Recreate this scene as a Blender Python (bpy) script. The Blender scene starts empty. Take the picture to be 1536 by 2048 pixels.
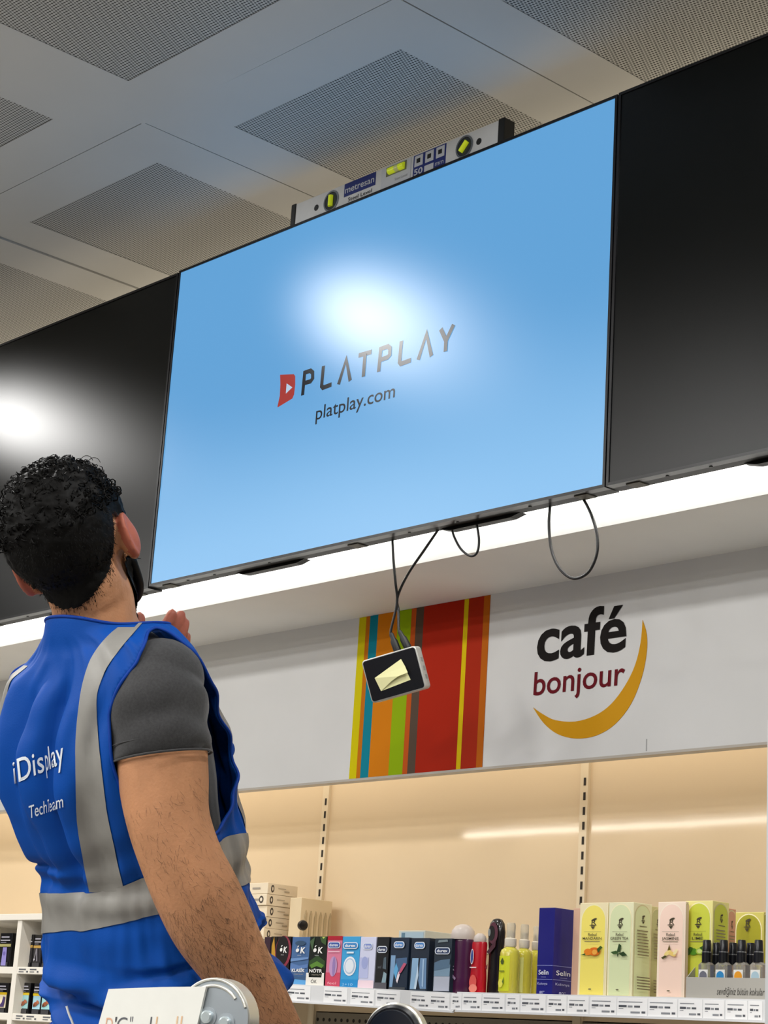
import bpy, bmesh, math, random
import numpy as np
from mathutils import Vector, Matrix, noise
from mathutils.bvhtree import BVHTree
random.seed(7)
sc = bpy.context.scene
COL = sc.collection

# ------------------------------------------------------------------ camera
ZO = 2.36                                   # height of the lower edge of the lit screen above the floor
CAM = Vector((2.85715, -2.01488, -0.80510 + ZO))
FPX = 3948.6                                # focal length in pixels of a 1536 x 2048 frame
cr = Vector((0.67959869, 0.73099866, 0.06153521))
cu = Vector((0.15656578, -0.22648296, 0.96134938))
cf = Vector((-0.71668178, 0.64369747, 0.2683669))
cd = bpy.data.cameras.new('camera')
cam = bpy.data.objects.new('camera', cd)
COL.objects.link(cam)
cam.matrix_world = Matrix(((cr.x, cu.x, -cf.x, CAM.x), (cr.y, cu.y, -cf.y, CAM.y), (cr.z, cu.z, -cf.z, CAM.z), (0, 0, 0, 1)))
cd.sensor_fit = 'VERTICAL'
cd.sensor_height = 24.0
cd.lens = 24.0 * FPX / 2048.0
cd.clip_start = 0.05
sc.camera = cam

# ------------------------------------------------------------------ world, exposure
w = bpy.data.worlds.new('store_ambient')
sc.world = w
w.use_nodes = True
w.node_tree.nodes['Background'].inputs[0].default_value = (0.97, 1.0, 1.04, 1)
w.node_tree.nodes['Background'].inputs[1].default_value = 0.05
sc.view_settings.view_transform = 'Standard'
sc.view_settings.look = 'None'
sc.view_settings.exposure = 0.0
sc.view_settings.gamma = 1.0
sc.view_settings.use_curve_mapping = False
LAMP_ROUND = 8.3        # watts of each round ceiling downlight near the screens
LAMP_ROOM = 19.5         # watts of each square ceiling panel further into the store
LAMP_LINE = 22.0         # emission of the tubes of the linear ceiling luminaires at the far side
LED_STRIP = 2.3
LED_COVE = 0.5          # watts per metre-long piece of the warm strip on top of the bulkhead
LED_NICHE = 0.85         # watts per piece of the warm strip behind the fascia above the shelves          # emission of the strip behind the screens


def px_ray(x, y):
    return cf + cr * ((x - 768) / FPX) - cu * ((y - 1024) / FPX)


def on_y(x, y, Y):
    d = px_ray(x, y)
    return CAM + d * ((Y - CAM.y) / d.y)


def on_x(x, y, X):
    d = px_ray(x, y)
    return CAM + d * ((X - CAM.x) / d.x)


def on_z(x, y, Z):
    d = px_ray(x, y)
    return CAM + d * ((Z - CAM.z) / d.z)


def at(x, y, D):
    return CAM + px_ray(x, y) * D


# ------------------------------------------------------------------ materials
def lin(c):
    if isinstance(c, str):
        c = [int(c[i:i + 2], 16) / 255 for i in (0, 2, 4)]
    return tuple((v / 12.92 if v <= 0.04045 else ((v + 0.055) / 1.055) ** 2.4) for v in c) + (1.0,)


MATS = {}


def mat(name, col='808080', rough=0.5, metal=0.0, spec=0.5, noise_amt=0.0, noise_scale=40.0, bump=0.0, bump_scale=200.0,
        emit=None, estr=0.0, trans=0.0, coat=0.0, sheen=0.0, alpha=1.0, ior=1.45, sss=0.0):
    if name in MATS:
        return MATS[name]
    m = bpy.data.materials.new(name)
    m.use_nodes = True
    nt = m.node_tree
    b = nt.nodes['Principled BSDF']
    c = lin(col)
    b.inputs['Base Color'].default_value = c
    b.inputs['Roughness'].default_value = rough
    b.inputs['Metallic'].default_value = metal
    b.inputs['Specular IOR Level'].default_value = spec
    b.inputs['IOR'].default_value = ior
    b.inputs['Transmission Weight'].default_value = trans
    b.inputs['Coat Weight'].default_value = coat
    b.inputs['Sheen Weight'].default_value = sheen
    b.inputs['Alpha'].default_value = alpha
    if sss:
        b.inputs['Subsurface Weight'].default_value = sss
        b.inputs['Subsurface Radius'].default_value = (0.01, 0.004, 0.002)
        b.inputs['Subsurface Scale'].default_value = 1.0
    if emit:
        b.inputs['Emission Color'].default_value = lin(emit)
        b.inputs['Emission Strength'].default_value = estr
    if noise_amt or bump:
        tc = nt.nodes.new('ShaderNodeTexCoord')
    if noise_amt:
        n = nt.nodes.new('ShaderNodeTexNoise')
        n.inputs['Scale'].default_value = noise_scale
        n.inputs['Detail'].default_value = 5
        nt.links.new(tc.outputs['Object'], n.inputs['Vector'])
        r = nt.nodes.new('ShaderNodeValToRGB')
        k = noise_amt
        r.color_ramp.elements[0].position = 0.3
        r.color_ramp.elements[1].position = 0.7
        r.color_ramp.elements[0].color = tuple(v * (1 - k) for v in c[:3]) + (1,)
        r.color_ramp.elements[1].color = tuple(min(1, v * (1 + k)) for v in c[:3]) + (1,)
        nt.links.new(n.outputs['Fac'], r.inputs['Fac'])
        nt.links.new(r.outputs['Color'], b.inputs['Base Color'])
    if bump:
        n2 = nt.nodes.new('ShaderNodeTexNoise')
        n2.inputs['Scale'].default_value = bump_scale
        n2.inputs['Detail'].default_value = 4
        nt.links.new(tc.outputs['Object'], n2.inputs['Vector'])
        bp = nt.nodes.new('ShaderNodeBump')
        bp.inputs['Strength'].default_value = bump
        bp.inputs['Distance'].default_value = 0.002
        nt.links.new(n2.outputs['Fac'], bp.inputs['Height'])
        nt.links.new(bp.outputs['Normal'], b.inputs['Normal'])
    MATS[name] = m
    return m


def dot_mat(name, base, hole, pitch, radius, rough=0.6, axes=(0, 1), stagger=True):
    """sheet with a regular pattern of small round holes"""
    if name in MATS:
        return MATS[name]
    m = mat(name, base, rough)
    nt = m.node_tree
    N = nt.nodes.new
    L = nt.links.new
    b = nt.nodes['Principled BSDF']
    g = N('ShaderNodeNewGeometry')
    sp = N('ShaderNodeSeparateXYZ')
    L(g.outputs['Position'], sp.inputs[0])

    def math_(op, a, bb=None):
        n = N('ShaderNodeMath')
        n.operation = op
        for i, v in enumerate((a, bb)):
            if v is None:
                continue
            if isinstance(v, (int, float)):
                n.inputs[i].default_value = v
            else:
                L(v, n.inputs[i])
        return n.outputs[0]
    u = math_('DIVIDE', sp.outputs[axes[0]], pitch)
    v = math_('DIVIDE', sp.outputs[axes[1]], pitch)
    if stagger:
        row = math_('FLOOR', v)
        u = math_('ADD', u, math_('MULTIPLY', row, 0.5))
    fu = math_('SUBTRACT', math_('FRACT', u), 0.5)
    fv = math_('SUBTRACT', math_('FRACT', v), 0.5)
    d = math_('SQRT', math_('ADD', math_('MULTIPLY', fu, fu), math_('MULTIPLY', fv, fv)))
    k = math_('LESS_THAN', d, radius)
    mx = N('ShaderNodeMix')
    mx.data_type = 'RGBA'
    mx.inputs['A'].default_value = lin(base)
    mx.inputs['B'].default_value = lin(hole)
    L(k, mx.inputs['Factor'])
    L(mx.outputs['Result'], b.inputs['Base Color'])
    return m


def screen_mat(name, emit=None, estr=0.0, grad=None, base='020303', rough=0.305):
    """matte anti-glare panel: compact soft highlight over black glass, picture shown by emission"""
    m = bpy.data.materials.new(name)
    m.use_nodes = True
    nt = m.node_tree
    nt.nodes.clear()
    N, L = nt.nodes.new, nt.links.new
    out = N('ShaderNodeOutputMaterial')
    d = N('ShaderNodeBsdfDiffuse')
    d.inputs['Color'].default_value = lin(base)
    g = N('ShaderNodeBsdfGlossy')
    g.distribution = 'BECKMANN'
    g.inputs['Roughness'].default_value = rough
    g.inputs['Color'].default_value = (1, 1, 1, 1)
    f = N('ShaderNodeFresnel')
    f.inputs['IOR'].default_value = 1.38
    mx = N('ShaderNodeMixShader')
    L(f.outputs[0], mx.inputs[0])
    L(d.outputs[0], mx.inputs[1])
    L(g.outputs[0], mx.inputs[2])
    last = mx.outputs[0]
    if emit:
        e = N('ShaderNodeEmission')
        e.inputs['Color'].default_value = lin(emit)
        e.inputs['Strength'].default_value = estr
        a = N('ShaderNodeAddShader')
        if grad:
            # the picture itself: a little paler towards its lower edge
            tc = N('ShaderNodeTexCoord')
            sp = N('ShaderNodeSeparateXYZ')
            L(tc.outputs['Generated'], sp.inputs[0])
            rp = N('ShaderNodeValToRGB')
            rp.color_ramp.interpolation = 'EASE'
            rp.color_ramp.elements[0].color = lin(grad)
            rp.color_ramp.elements[1].color = lin(emit)
            rp.color_ramp.elements[1].position = 0.55
            L(sp.outputs[2], rp.inputs[0])
            L(rp.outputs[0], e.inputs['Color'])
        L(last, a.inputs[0])
        L(e.outputs[0], a.inputs[1])
        last = a.outputs[0]
    L(last, out.inputs['Surface'])
    MATS[name] = m
    return m


# ------------------------------------------------------------------ mesh helpers
WT = {}


class MB:
    def __init__(s):
        s.v = []
        s.f = []

    def add(s, vs, fs):
        o = len(s.v)
        s.v += [tuple(p) for p in vs]
        s.f += [tuple(i + o for i in f) for f in fs]
        return s

    def box(s, a, b):
        x0, y0, z0 = a
        x1, y1, z1 = b
        return s.add([(x0, y0, z0), (x1, y0, z0), (x1, y1, z0), (x0, y1, z0), (x0, y0, z1), (x1, y0, z1), (x1, y1, z1), (x0, y1, z1)],
                     [(0, 3, 2, 1), (4, 5, 6, 7), (0, 1, 5, 4), (1, 2, 6, 5), (2, 3, 7, 6), (3, 0, 4, 7)])

    def bevbox(s, a, b, r=0.002):
        bm = bmesh.new()
        c = [(a[i] + b[i]) / 2 for i in range(3)]
        bmesh.ops.create_cube(bm, size=1.0)
        for v in bm.verts:
            v.co = Vector([c[i] + v.co[i] * (b[i] - a[i]) for i in range(3)])
        bmesh.ops.bevel(bm, geom=list(bm.edges), offset=r, segments=2, affect='EDGES', profile=0.5)
        s.add([v.co[:] for v in bm.verts], [[v.index for v in f.verts] for f in bm.faces])
        bm.free()
        return s

    def rings(s, rings, cap=True, closed=True):
        n = len(rings[0])
        vs = [p for r in rings for p in r]
        fs = []
        m = n if closed else n - 1
        for i in range(len(rings) - 1):
            for j in range(m):
                k = (j + 1) % n
                fs.append((i * n + j, i * n + k, (i + 1) * n + k, (i + 1) * n + j))
        if cap:
            fs.append(tuple(range(n - 1, -1, -1)))
            fs.append(tuple((len(rings) - 1) * n + j for j in range(n)))
        return s.add(vs, fs)

    def tube(s, pts, r, n=10, cap=True):
        pts = [Vector(p) for p in pts]
        rr = r if isinstance(r, (list, tuple)) else [r] * len(pts)
        rings = []
        t0 = (pts[1] - pts[0]).normalized()
        ref = Vector((0, 0, 1)) if abs(t0.z) < 0.9 else Vector((1, 0, 0))
        u = (ref - t0 * ref.dot(t0)).normalized()
        for i, p in enumerate(pts):
            t = (pts[min(i + 1, len(pts) - 1)] - pts[max(i - 1, 0)]).normalized()
            u = (u - t * u.dot(t)).normalized()
            v = t.cross(u)
            rings.append([p + (u * math.cos(2 * math.pi * k / n) + v * math.sin(2 * math.pi * k / n)) * rr[i] for k in range(n)])
        return s.rings(rings, cap)

    def lathe(s, o, axis, prof, n=24, ref=None, cap=True, sx=1.0):
        """prof: list of (radius, distance along axis)"""
        o = Vector(o)
        a = Vector(axis).normalized()
        ref = Vector(ref) if ref else (Vector((1, 0, 0)) if abs(a.x) < 0.8 else Vector((0, 1, 0)))
        u = (ref - a * ref.dot(a)).normalized()
        v = a.cross(u)
        return s.rings([[o + a * h + (u * (math.cos(2 * math.pi * k / n) * sx) + v * math.sin(2 * math.pi * k / n)) * r for k in range(n)] for r, h in prof], cap)

    def prism(s, poly, d):
        """poly: 3D points of a planar outline; d: extrusion vector"""
        n = len(poly)
        d = Vector(d)
        vs = [Vector(p) for p in poly] + [Vector(p) + d for p in poly]
        fs = [tuple(range(n)), tuple(range(2 * n - 1, n - 1, -1))]
        for i in range(n):
            j = (i + 1) % n
            fs.append((i, i + n, j + n, j))
        return s.add(vs, fs)

    def ellipsoid(s, c, ax, n=24, m=14):
        c = Vector(c)
        rings = []
        for i in range(1, m):
            th = math.pi * i / m
            rings.append([c + ax[0] * (math.sin(th) * math.cos(2 * math.pi * k / n)) + ax[1] * (math.sin(th) * math.sin(2 * math.pi * k / n)) - ax[2] * math.cos(th) for k in range(n)])
        return s.rings(rings, True)

    def mesh(s, name):
        me = bpy.data.meshes.new(name)
        me.from_pydata(s.v, [], s.f)
        bm = bmesh.new()
        bm.from_mesh(me)
        bmesh.ops.recalc_face_normals(bm, faces=bm.faces)
        bm.to_mesh(me)
        bm.free()
        return me

    def build(s, name, m, parent=None, smooth=False, base=None, recalc=True):
        me = s.mesh(name) if recalc else None
        if me is None:
            me = bpy.data.meshes.new(name)
            me.from_pydata(s.v, [], s.f)
        return link(name, me, m, parent, smooth, base)


def link(name, me, m, parent=None, smooth=False, base=None):
    """mesh given in world coordinates; base moves the object's origin there"""
    o = bpy.data.objects.new(name, me)
    COL.objects.link(o)
    if m is not None:
        me.materials.clear()
        me.materials.append(m)
    if smooth:
        ang = smooth if isinstance(smooth, float) else 0.7
        me.shade_smooth()
        try:
            me.set_sharp_from_angle(angle=ang)
        except Exception:
            pass
    off = Vector((0, 0, 0))
    if base is not None:
        off = Vector(base)
        me.transform(Matrix.Translation(-off))
    pw = WT.get(parent.name, Vector((0, 0, 0))) if parent else Vector((0, 0, 0))
    if parent:
        o.parent = parent
    o.location = off - pw
    WT[o.name] = off
    return o


def piece(name, me, loc, parent, m=None):
    """an object sharing mesh data, placed at a world location under its parent"""
    o = bpy.data.objects.new(name, me)
    COL.objects.link(o)
    o.parent = parent
    o.location = Vector(loc) - WT.get(parent.name, Vector((0, 0, 0)))
    WT[o.name] = Vector(loc)
    return o


def tag(o, label, cat, group=None):
    o['label'] = label
    o['category'] = cat
    if group:
        o['group'] = group
    return o


def struct(o, label=None, cat=None):
    o['kind'] = 'structure'
    if label:
        o['label'] = label
    if cat:
        o['category'] = cat
    return o


def empty(name, loc, label, cat, group=None):
    o = bpy.data.objects.new(name, None)
    COL.objects.link(o)
    o.location = loc
    o.empty_display_size = 0.05
    WT[o.name] = Vector(loc)
    return tag(o, label, cat, group)


TXT = {}


def text2d(body, bold=0.0, shear=0.0, spacing=1.0):
    """flat lettering normalised: x from 0 to width, cap height 1, baseline 0"""
    key = (body, bold, shear, spacing)
    if key in TXT:
        return TXT[key]
    cu_ = bpy.data.curves.new('t', 'FONT')
    cu_.body = body
    cu_.size = 1.0
    cu_.offset = bold
    cu_.shear = shear
    cu_.space_character = spacing
    cu_.resolution_u = 4
    ob = bpy.data.objects.new('t', cu_)
    COL.objects.link(ob)
    dg = bpy.context.evaluated_depsgraph_get()
    dg.update()
    me = bpy.data.meshes.new_from_object(ob.evaluated_get(dg))
    vs = [(v.co.x, v.co.y) for v in me.vertices]
    fs = [tuple(p.vertices) for p in me.polygons]
    bpy.data.objects.remove(ob)
    bpy.data.curves.remove(cu_)
    bpy.data.meshes.remove(me)
    x0 = min(v[0] for v in vs)
    vs = [((x - x0) / 0.72, y / 0.72) for x, y in vs]
    TXT[key] = (vs, fs)
    return TXT[key]


def put_text(body, o, ex, ez, h, width=None, m=None, parent=None, bold=0.0, shear=0.0, align='L', name='lettering', skew=0.0, spacing=1.0):
    """lettering on a plane: o = baseline start/centre, ex/ez unit vectors, h cap height"""
    vs, fs = text2d(body, bold, shear, spacing)
    wv = max(v[0] for v in vs)
    sx = h if width is None else width / wv
    off = 0 if align == 'L' else (-wv * sx / 2 if align == 'C' else -wv * sx)
    o = Vector(o)
    mb = MB()
    mb.add([o + ex * (x * sx + off + skew * y * h) + ez * (y * h) for x, y in vs], fs)
    return mb.build(name, m, parent, recalc=False)


def catmull(pts, n=8):
    P = [Vector(p) for p in pts]
    out = []
    for i in range(len(P) - 1):
        p0, p1, p2, p3 = P[max(i - 1, 0)], P[i], P[i + 1], P[min(i + 2, len(P) - 1)]
        for k in range(n):
            t = k / n
            out.append(0.5 * ((2 * p1) + (p2 - p0) * t + (2 * p0 - 5 * p1 + 4 * p2 - p3) * t * t + (3 * p1 - p0 - 3 * p2 + p3) * t ** 3))
    out.append(P[-1])
    return out


X_, Y_, Z_ = Vector((1, 0, 0)), Vector((0, 1, 0)), Vector((0, 0, 1))
# ================================================================== the setting
YB = 0.06            # front of the bulkhead behind the screens
ZB = ZO - 0.0397     # underside of the bulkhead
YF = 0.276           # white fascia with the stripes
ZF = ZO - 0.330      # lower edge of the fascia
XE = 1.31
YP = 0.46            # beige back panels of the shelving
CEIL = ZO + 0.696
TW, TH = 1.073, 0.604

white_paint = mat('white_paint', 'e9e8e4', 0.6, noise_amt=0.03, noise_scale=6)
fascia_white = mat('fascia_white', 'dcdcdb', 0.45, noise_amt=0.02, noise_scale=8, spec=0.4)
floor_m = mat('floor_tile', '8f8b85', 0.35, noise_amt=0.06, noise_scale=3)
struct(MB().box((-9, -9, -0.05), (6, 1.0, 0)).build('floor', floor_m), 'pale grey store floor', 'floor')
struct(MB().box((-6, YB, ZB), (6, YF + 0.1, ZO + 0.52)).box((-6, 0.33, ZO + 0.52), (6, YF + 0.1, CEIL)).build('wall_upper', white_paint),
       'white bulkhead wall carrying the row of screens', 'wall')
fascia = struct(MB().box((-6, YF, ZF), (6, YF + 0.018, ZB)).build('wall_fascia', fascia_white),
                'white sign fascia with coloured stripes and café lettering', 'wall')
MB().box((-6, YF - 0.0012, ZF - 0.004), (6, YF + 0.019, ZF)).build('edge_strip', mat('edge_grey', 'b9b2a8', 0.5), fascia)
struct(MB().box((-6, 0.90, 0), (6, 0.96, CEIL)).build('wall_back', mat('wall_back', 'cfc3ad', 0.7)), 'back wall behind the shelving', 'wall')
struct(MB().box((-9, -9.1, 0), (6, -9.0, CEIL)).build('wall_far', mat('wall_far', 'd9d6d0', 0.7)), 'far wall of the store behind the camera', 'wall')

# ---- ceiling of square metal tiles with perforated centres
PIT = 0.6244
PW = 0.4068
SX, SY = 0.2990, -0.3177          # one tile joint in x and in y
ceil = MB().box((-9, -9, CEIL + 0.02), (6, 0.9, CEIL + 0.06)).build('ceiling', mat('ceiling_void', '6e6e6c', 0.8))
struct(ceil, 'suspended ceiling of perforated metal tiles', 'ceiling')
tile_m = mat('ceiling_tile_metal', 'd3d3d0', 0.45, noise_amt=0.03, noise_scale=4, spec=0.35)
perf_m = dot_mat('ceiling_perforated', 'c9c9c5', '4a4a46', 0.0056, 0.34, 0.5)
GAP = 0.0020


def ceiling_tile(cx, cy, dz, tilt, lamp=None):
    h, q = PIT / 2 - GAP, PW / 2
    y1 = min(cy + h, 0.899)
    rx, ry = tilt

    def zt(x, y):
        return CEIL + dz + (x - cx) * rx + (y - cy) * ry
    mb = MB()
    xs = [cx - h, cx - q, cx + q, cx + h]
    ys = [cy - h, cy - q, cy + q, cy + h]
    ys = [min(v, y1) for v in ys]
    for i in range(3):
        for j in range(3):
            if i == 1 and j == 1 or ys[j + 1] - ys[j] < 1e-5:
                continue
            mb.add([(x, y, zt(x, y)) for x, y in ((xs[i], ys[j]), (xs[i], ys[j + 1]), (xs[i + 1], ys[j + 1]), (xs[i + 1], ys[j]))], [(0, 1, 2, 3)])
    # turned-up edges
    for a, b in (((xs[0], ys[0]), (xs[3], ys[0])), ((xs[3], ys[0]), (xs[3], ys[3])), ((xs[3], ys[3]), (xs[0], ys[3])), ((xs[0], ys[3]), (xs[0], ys[0]))):
        mb.add([(a[0], a[1], zt(*a)), (b[0], b[1], zt(*b)), (b[0], b[1], zt(*b) + 0.018), (a[0], a[1], zt(*a) + 0.018)], [(0, 1, 2, 3)])
    t = mb.build('ceiling_tile', tile_m, ceil, recalc=False)
    if lamp is None:
        pm = MB()
        pm.add([(x, y, zt(x, y) + 0.0006) for x, y in ((xs[1], ys[1]), (xs[1], ys[2]), (xs[2], ys[2]), (xs[2], ys[1]))], [(0, 1, 2, 3)])
        pm.build('perforated_panel', perf_m, t, recalc=False)
    else:
        pm = MB()
        pm.box((cx - q, cy - q, zt(cx, cy)), (cx + q, min(cy + q, y1), zt(cx, cy) + 0.004))
        pm.build('perforated_panel', perf_m, t)


LAMPS = [(-2.511, -0.50), (-1.25, -0.47), (-0.022, -0.535), (1.29, -0.50), (2.485, -0.50)]
for i in range(-5, 5):
    for j in range(-7, 2):
        cx = SX + PIT * (i + 0.5)
        cy = SY + PIT * (j + 0.5)
        if j >= 0:
            dzs = (0.0, (0.0, 0.0))
        r1, r2, r3 = random.random(), random.random(), random.random()
        ceiling_tile(cx, cy, -0.0060 * r1 * (1 if j > -3 else 0), ((r2 - 0.5) * 0.008, (r3 - 0.5) * 0.006))

# ---- round downlights near the screens, square panels further away (all above or beside the frame)
lamp_rim = mat('lamp_rim', 'e6e6e6', 0.4)
lamp_glow = mat('lamp_glow', 'ffffff', 0.4, emit='fffaf0', estr=0.3)


def area(name, loc, sx, sy, watts, parent, col=(1, 0.985, 0.96), shape='RECTANGLE'):
    ld = bpy.data.lights.new(name, 'AREA')
    ld.shape = shape
    ld.size = sx
    ld.size_y = sy
    ld.energy = watts
    ld.color = col
    o = bpy.data.objects.new(name, ld)
    COL.objects.link(o)
    o.parent = parent
    o.location = Vector(loc) - WT[parent.name]
    return o


where = ['far left of the dark screen', 'above the left dark screen', 'above the lit blue screen', 'above the right dark screen', 'beyond the right dark screen']
for k, (lx, ly) in enumerate(LAMPS):
    z = CEIL - 0.0066
    e = empty('ceiling_downlight', (lx, ly, z - 0.003), 'round white ceiling downlight ' + where[k], 'ceiling light', 'ceiling downlights')
    MB().lathe((lx, ly, z), (0, 0, 1), [(0.038, -0.003), (0.041, -0.002), (0.042, 0.0), (0.042, 0.006)], 32).build('rim', lamp_rim, e, 0.6)
    MB().lathe((lx, ly, z), (0, 0, 1), [(0.037, -0.0034), (0.037, -0.002)], 32).build('diffuser', lamp_glow, e)
    area('bulb', (lx, ly, z - 0.0042), 0.074, 0.074, LAMP_ROUND, e, shape='DISK')
n_ = 0
for ly in (-2.05, -3.2, -4.4):
    for lx in (-2.511, -1.262, -0.013, 1.236, 2.485):
        n_ += 1
        z = CEIL - 0.012
        lab = 'square ceiling panel light, %s row from the screens, %s from the left' % (('second', 'third', 'fourth')[(n_ - 1) // 5], ('first', 'second', 'third', 'fourth', 'fifth')[(n_ - 1) % 5])
        e = empty('ceiling_panel_light', (lx, ly, z), lab, 'ceiling light', 'square ceiling panel lights')
        MB().box((lx - 0.2, ly - 0.2, z), (lx + 0.2, ly + 0.2, z + 0.008)).build('frame', lamp_rim, e)
        MB().box((lx - 0.18, ly - 0.18, z - 0.002), (lx + 0.18, ly + 0.18, z)).build('diffuser', lamp_glow, e)
        area('bulb', (lx, ly, z - 0.004), 0.36, 0.36, LAMP_ROOM, e)
for k, (x0, x1) in enumerate(((-6.08, -3.3), (-3.2, -0.6))):
    e = empty('linear_ceiling_light', ((x0 + x1) / 2, -5.95, CEIL - 0.05), 'long linear ceiling luminaire at the far side, ' + ('left one' if k == 0 else 'right one'), 'ceiling light', 'linear ceiling lights')
    MB().bevbox((x0, -6.0, CEIL - 0.05), (x1, -5.9, CEIL + 0.02), 0.004).build('housing', lamp_rim, e)
    MB().tube([(x0 + 0.01, -5.95, CEIL - 0.085), (x1 - 0.01, -5.95, CEIL - 0.085)], 0.017, 14).build('tube', mat('tube_glow', 'ffffff', 0.4, emit='fff6e4', estr=LAMP_LINE), e, 0.9)

# ---- fascia print
FXS = [88, 120, 138, 175, 265, 328, 350, 385, 570, 590, 660, 688]
FCOL = ['d6c800', 'c8720e', '06849a', 'd8800a', '94b400', 'c8581a', '5a4a3e', 'b02408', 'e0c400', 'ae2a0c', 'c0640a']
FNAM = ['yellow', 'dark orange', 'teal', 'orange', 'lime green', 'rust', 'brown', 'wide red', 'thin yellow', 'narrow red', 'orange edge']
for k in range(11):
    xa = on_y(660 + FXS[k] * 0.4427, 1549 - k, YF).x
    xb = on_y(660 + FXS[k + 1] * 0.4427, 1549 - k, YF).x
    o = MB().box((xa, YF - 0.0008, ZF + 0.0002), (xb, YF, ZB - 0.0005)).build('stripe', mat('stripe_%d' % k, FCOL[k], 0.6, spec=0.12), fascia)
    o['label'] = FNAM[k] + ' vertical stripe'


def on_fascia(pts, m, name, lift=0.0008):
    poly = [on_y(x, y, YF - lift) for x, y in pts]
    return MB().prism(poly, (0, lift, 0)).build(name, m, fascia)


cafe_m = mat('cafe_brown', '140e0c', 0.6, spec=0.15)
bon_m = mat('bonjour_red', '6a0518', 0.6, spec=0.15)
moon_m = mat('crescent_gold', 'd69a06', 0.6, spec=0.2)
pa, pb = on_y(1073, 1323, YF), on_y(1252, 1303, YF)
fa = on_y(1208, 1207, YF)
o = put_text('café', Vector((pa.x, YF - 0.0008, pa.z)), X_, Z_, (fa.z - pa.z) / 1.03, pb.x - pa.x, cafe_m, fascia, bold=0.02, skew=0.02)
o['label'] = 'dark brown café lettering'
qa, qb = on_y(1067, 1391, YF), on_y(1249, 1372, YF)
ba = on_y(1071, 1341, YF)
o = put_text('bonjour', Vector((qa.x, YF - 0.0008, qa.z)), X_, Z_, (ba.z - qa.z) / 1.03, qb.x - qa.x, bon_m, fascia, bold=0.008, skew=0.03)
o['label'] = 'dark red bonjour lettering'
outer = catmull([Vector((x, y, 0)) for x, y in [(1066, 1415), (1087, 1446), (1115, 1468), (1152, 1477), (1192, 1471), (1230, 1448), (1262, 1407), (1283, 1355), (1293, 1305), (1293, 1268), (1285, 1240)]], 4)
inner = catmull([Vector((x, y, 0)) for x, y in [(1285, 1240), (1281, 1285), (1270, 1330), (1250, 1371), (1222, 1408), (1190, 1431), (1150, 1443), (1110, 1440), (1085, 1428), (1066, 1415)]], 4)
o = on_fascia([(p.x, p.y) for p in outer] + [(p.x, p.y) for p in inner[1:-1]], moon_m, 'crescent')
o['label'] = 'golden yellow crescent'
sm = mat('pencil_grey', 'a9a9a9', 0.7)
on_fascia([(1292, 1478), (1294, 1478), (1293.5, 1502), (1291.5, 1502)], sm, 'scuff_mark', 0.0004)

# ================================================================== screens
black_plastic = mat('black_plastic', '070706', 0.5, spec=0.25, noise_amt=0.1, noise_scale=60)
dark_metal = mat('dark_metal', '171715', 0.5, metal=0.1)
bezel_m = mat('bezel_black', '08080b', 0.3)
off_m = screen_mat('screen_off')
on_m = screen_mat('screen_on', '64a6dc', 0.95, '84c0f0')
# the picture is a little brighter towards its lower and right edge, as an LCD seen from the side is
grey_mark = mat('panel_grey_mark', '4c483e', 0.6)


def display(x0, z0, m, label, name='display_screen'):
    x1, z1 = x0 + TW, z0 + TH
    e = empty(name, ((x0 + x1) / 2, 0.0, z0 - 0.006), label, 'screen', 'row of wall screens')
    MB().box((x0, -0.0006, z0), (x1, 0.004, z1)).build('screen_panel', m, e)
    b = 0.0045
    mb = MB()
    mb.box((x0 - b, -0.0022, z0 - b), (x0, 0.012, z1 + b)).box((x1, -0.0022, z0 - b), (x1 + b, 0.012, z1 + b))
    mb.box((x0, -0.0022, z1), (x1, 0.012, z1 + b)).box((x0, -0.0022, z0 - b), (x1, 0.012, z0))
    mb.build('bezel', bezel_m, e)
    mb = MB()
    mb.box((x0 - b, 0.012, z0 - b), (x1 + b, 0.03, z1 + b))
    mb.build('chassis', black_plastic, e)
    MB().box((x0 + 0.02, 0.030, z0 + 0.004), (x1 - 0.02, 0.044, z1 - 0.02)).build('rear_cover', dark_metal, e)
    # deeper boxes along the lower rear edge and the fixing rail
    for u0, u1 in ((0.20, 0.37), (0.67, 0.83)):
        MB().prism([(x0 + TW * u0, 0.024, z0 - 0.0045), (x0 + TW * (u0 + 0.02), 0.024, z0 - 0.0095), (x0 + TW * (u1 - 0.02), 0.024, z0 - 0.0095), (x0 + TW * u1, 0.024, z0 - 0.0045)], (0, 0.014, 0)).build('speaker_box', black_plastic, e)
    for u in (0.035, 0.50, 0.955):
        MB().box((x0 + TW * u - 0.012, 0.006, z0 - b - 0.0014), (x0 + TW * u + 0.012, 0.028, z0 - b)).build('fixing_tab', grey_mark, e)
    for u in (0.09, 0.16, 0.30, 0.62, 0.72, 0.86):
        MB().lathe((x0 + TW * u, 0.010, z0 - b), (0, 0, -1), [(0.0025, -0.001), (0.0025, 0.001)], 10).build('screw', dark_metal, e)
    MB().box((x0 + 0.06, 0.044, z0 + 0.2), (x1 - 0.06, YB - 0.001, z0 + 0.26)).build('wall_bracket', dark_metal, e)
    return e


tvc = display(0.0, ZO, on_m, 'lit blue wall screen showing the PLATPLAY logo')
tvl = display(-TW - 0.0115, ZO - 0.003, off_m, 'dark switched-off wall screen behind the man\'s head')
tvr = display(TW + 0.0115, ZO + 0.001, off_m, 'dark switched-off wall screen at the right edge')

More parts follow.
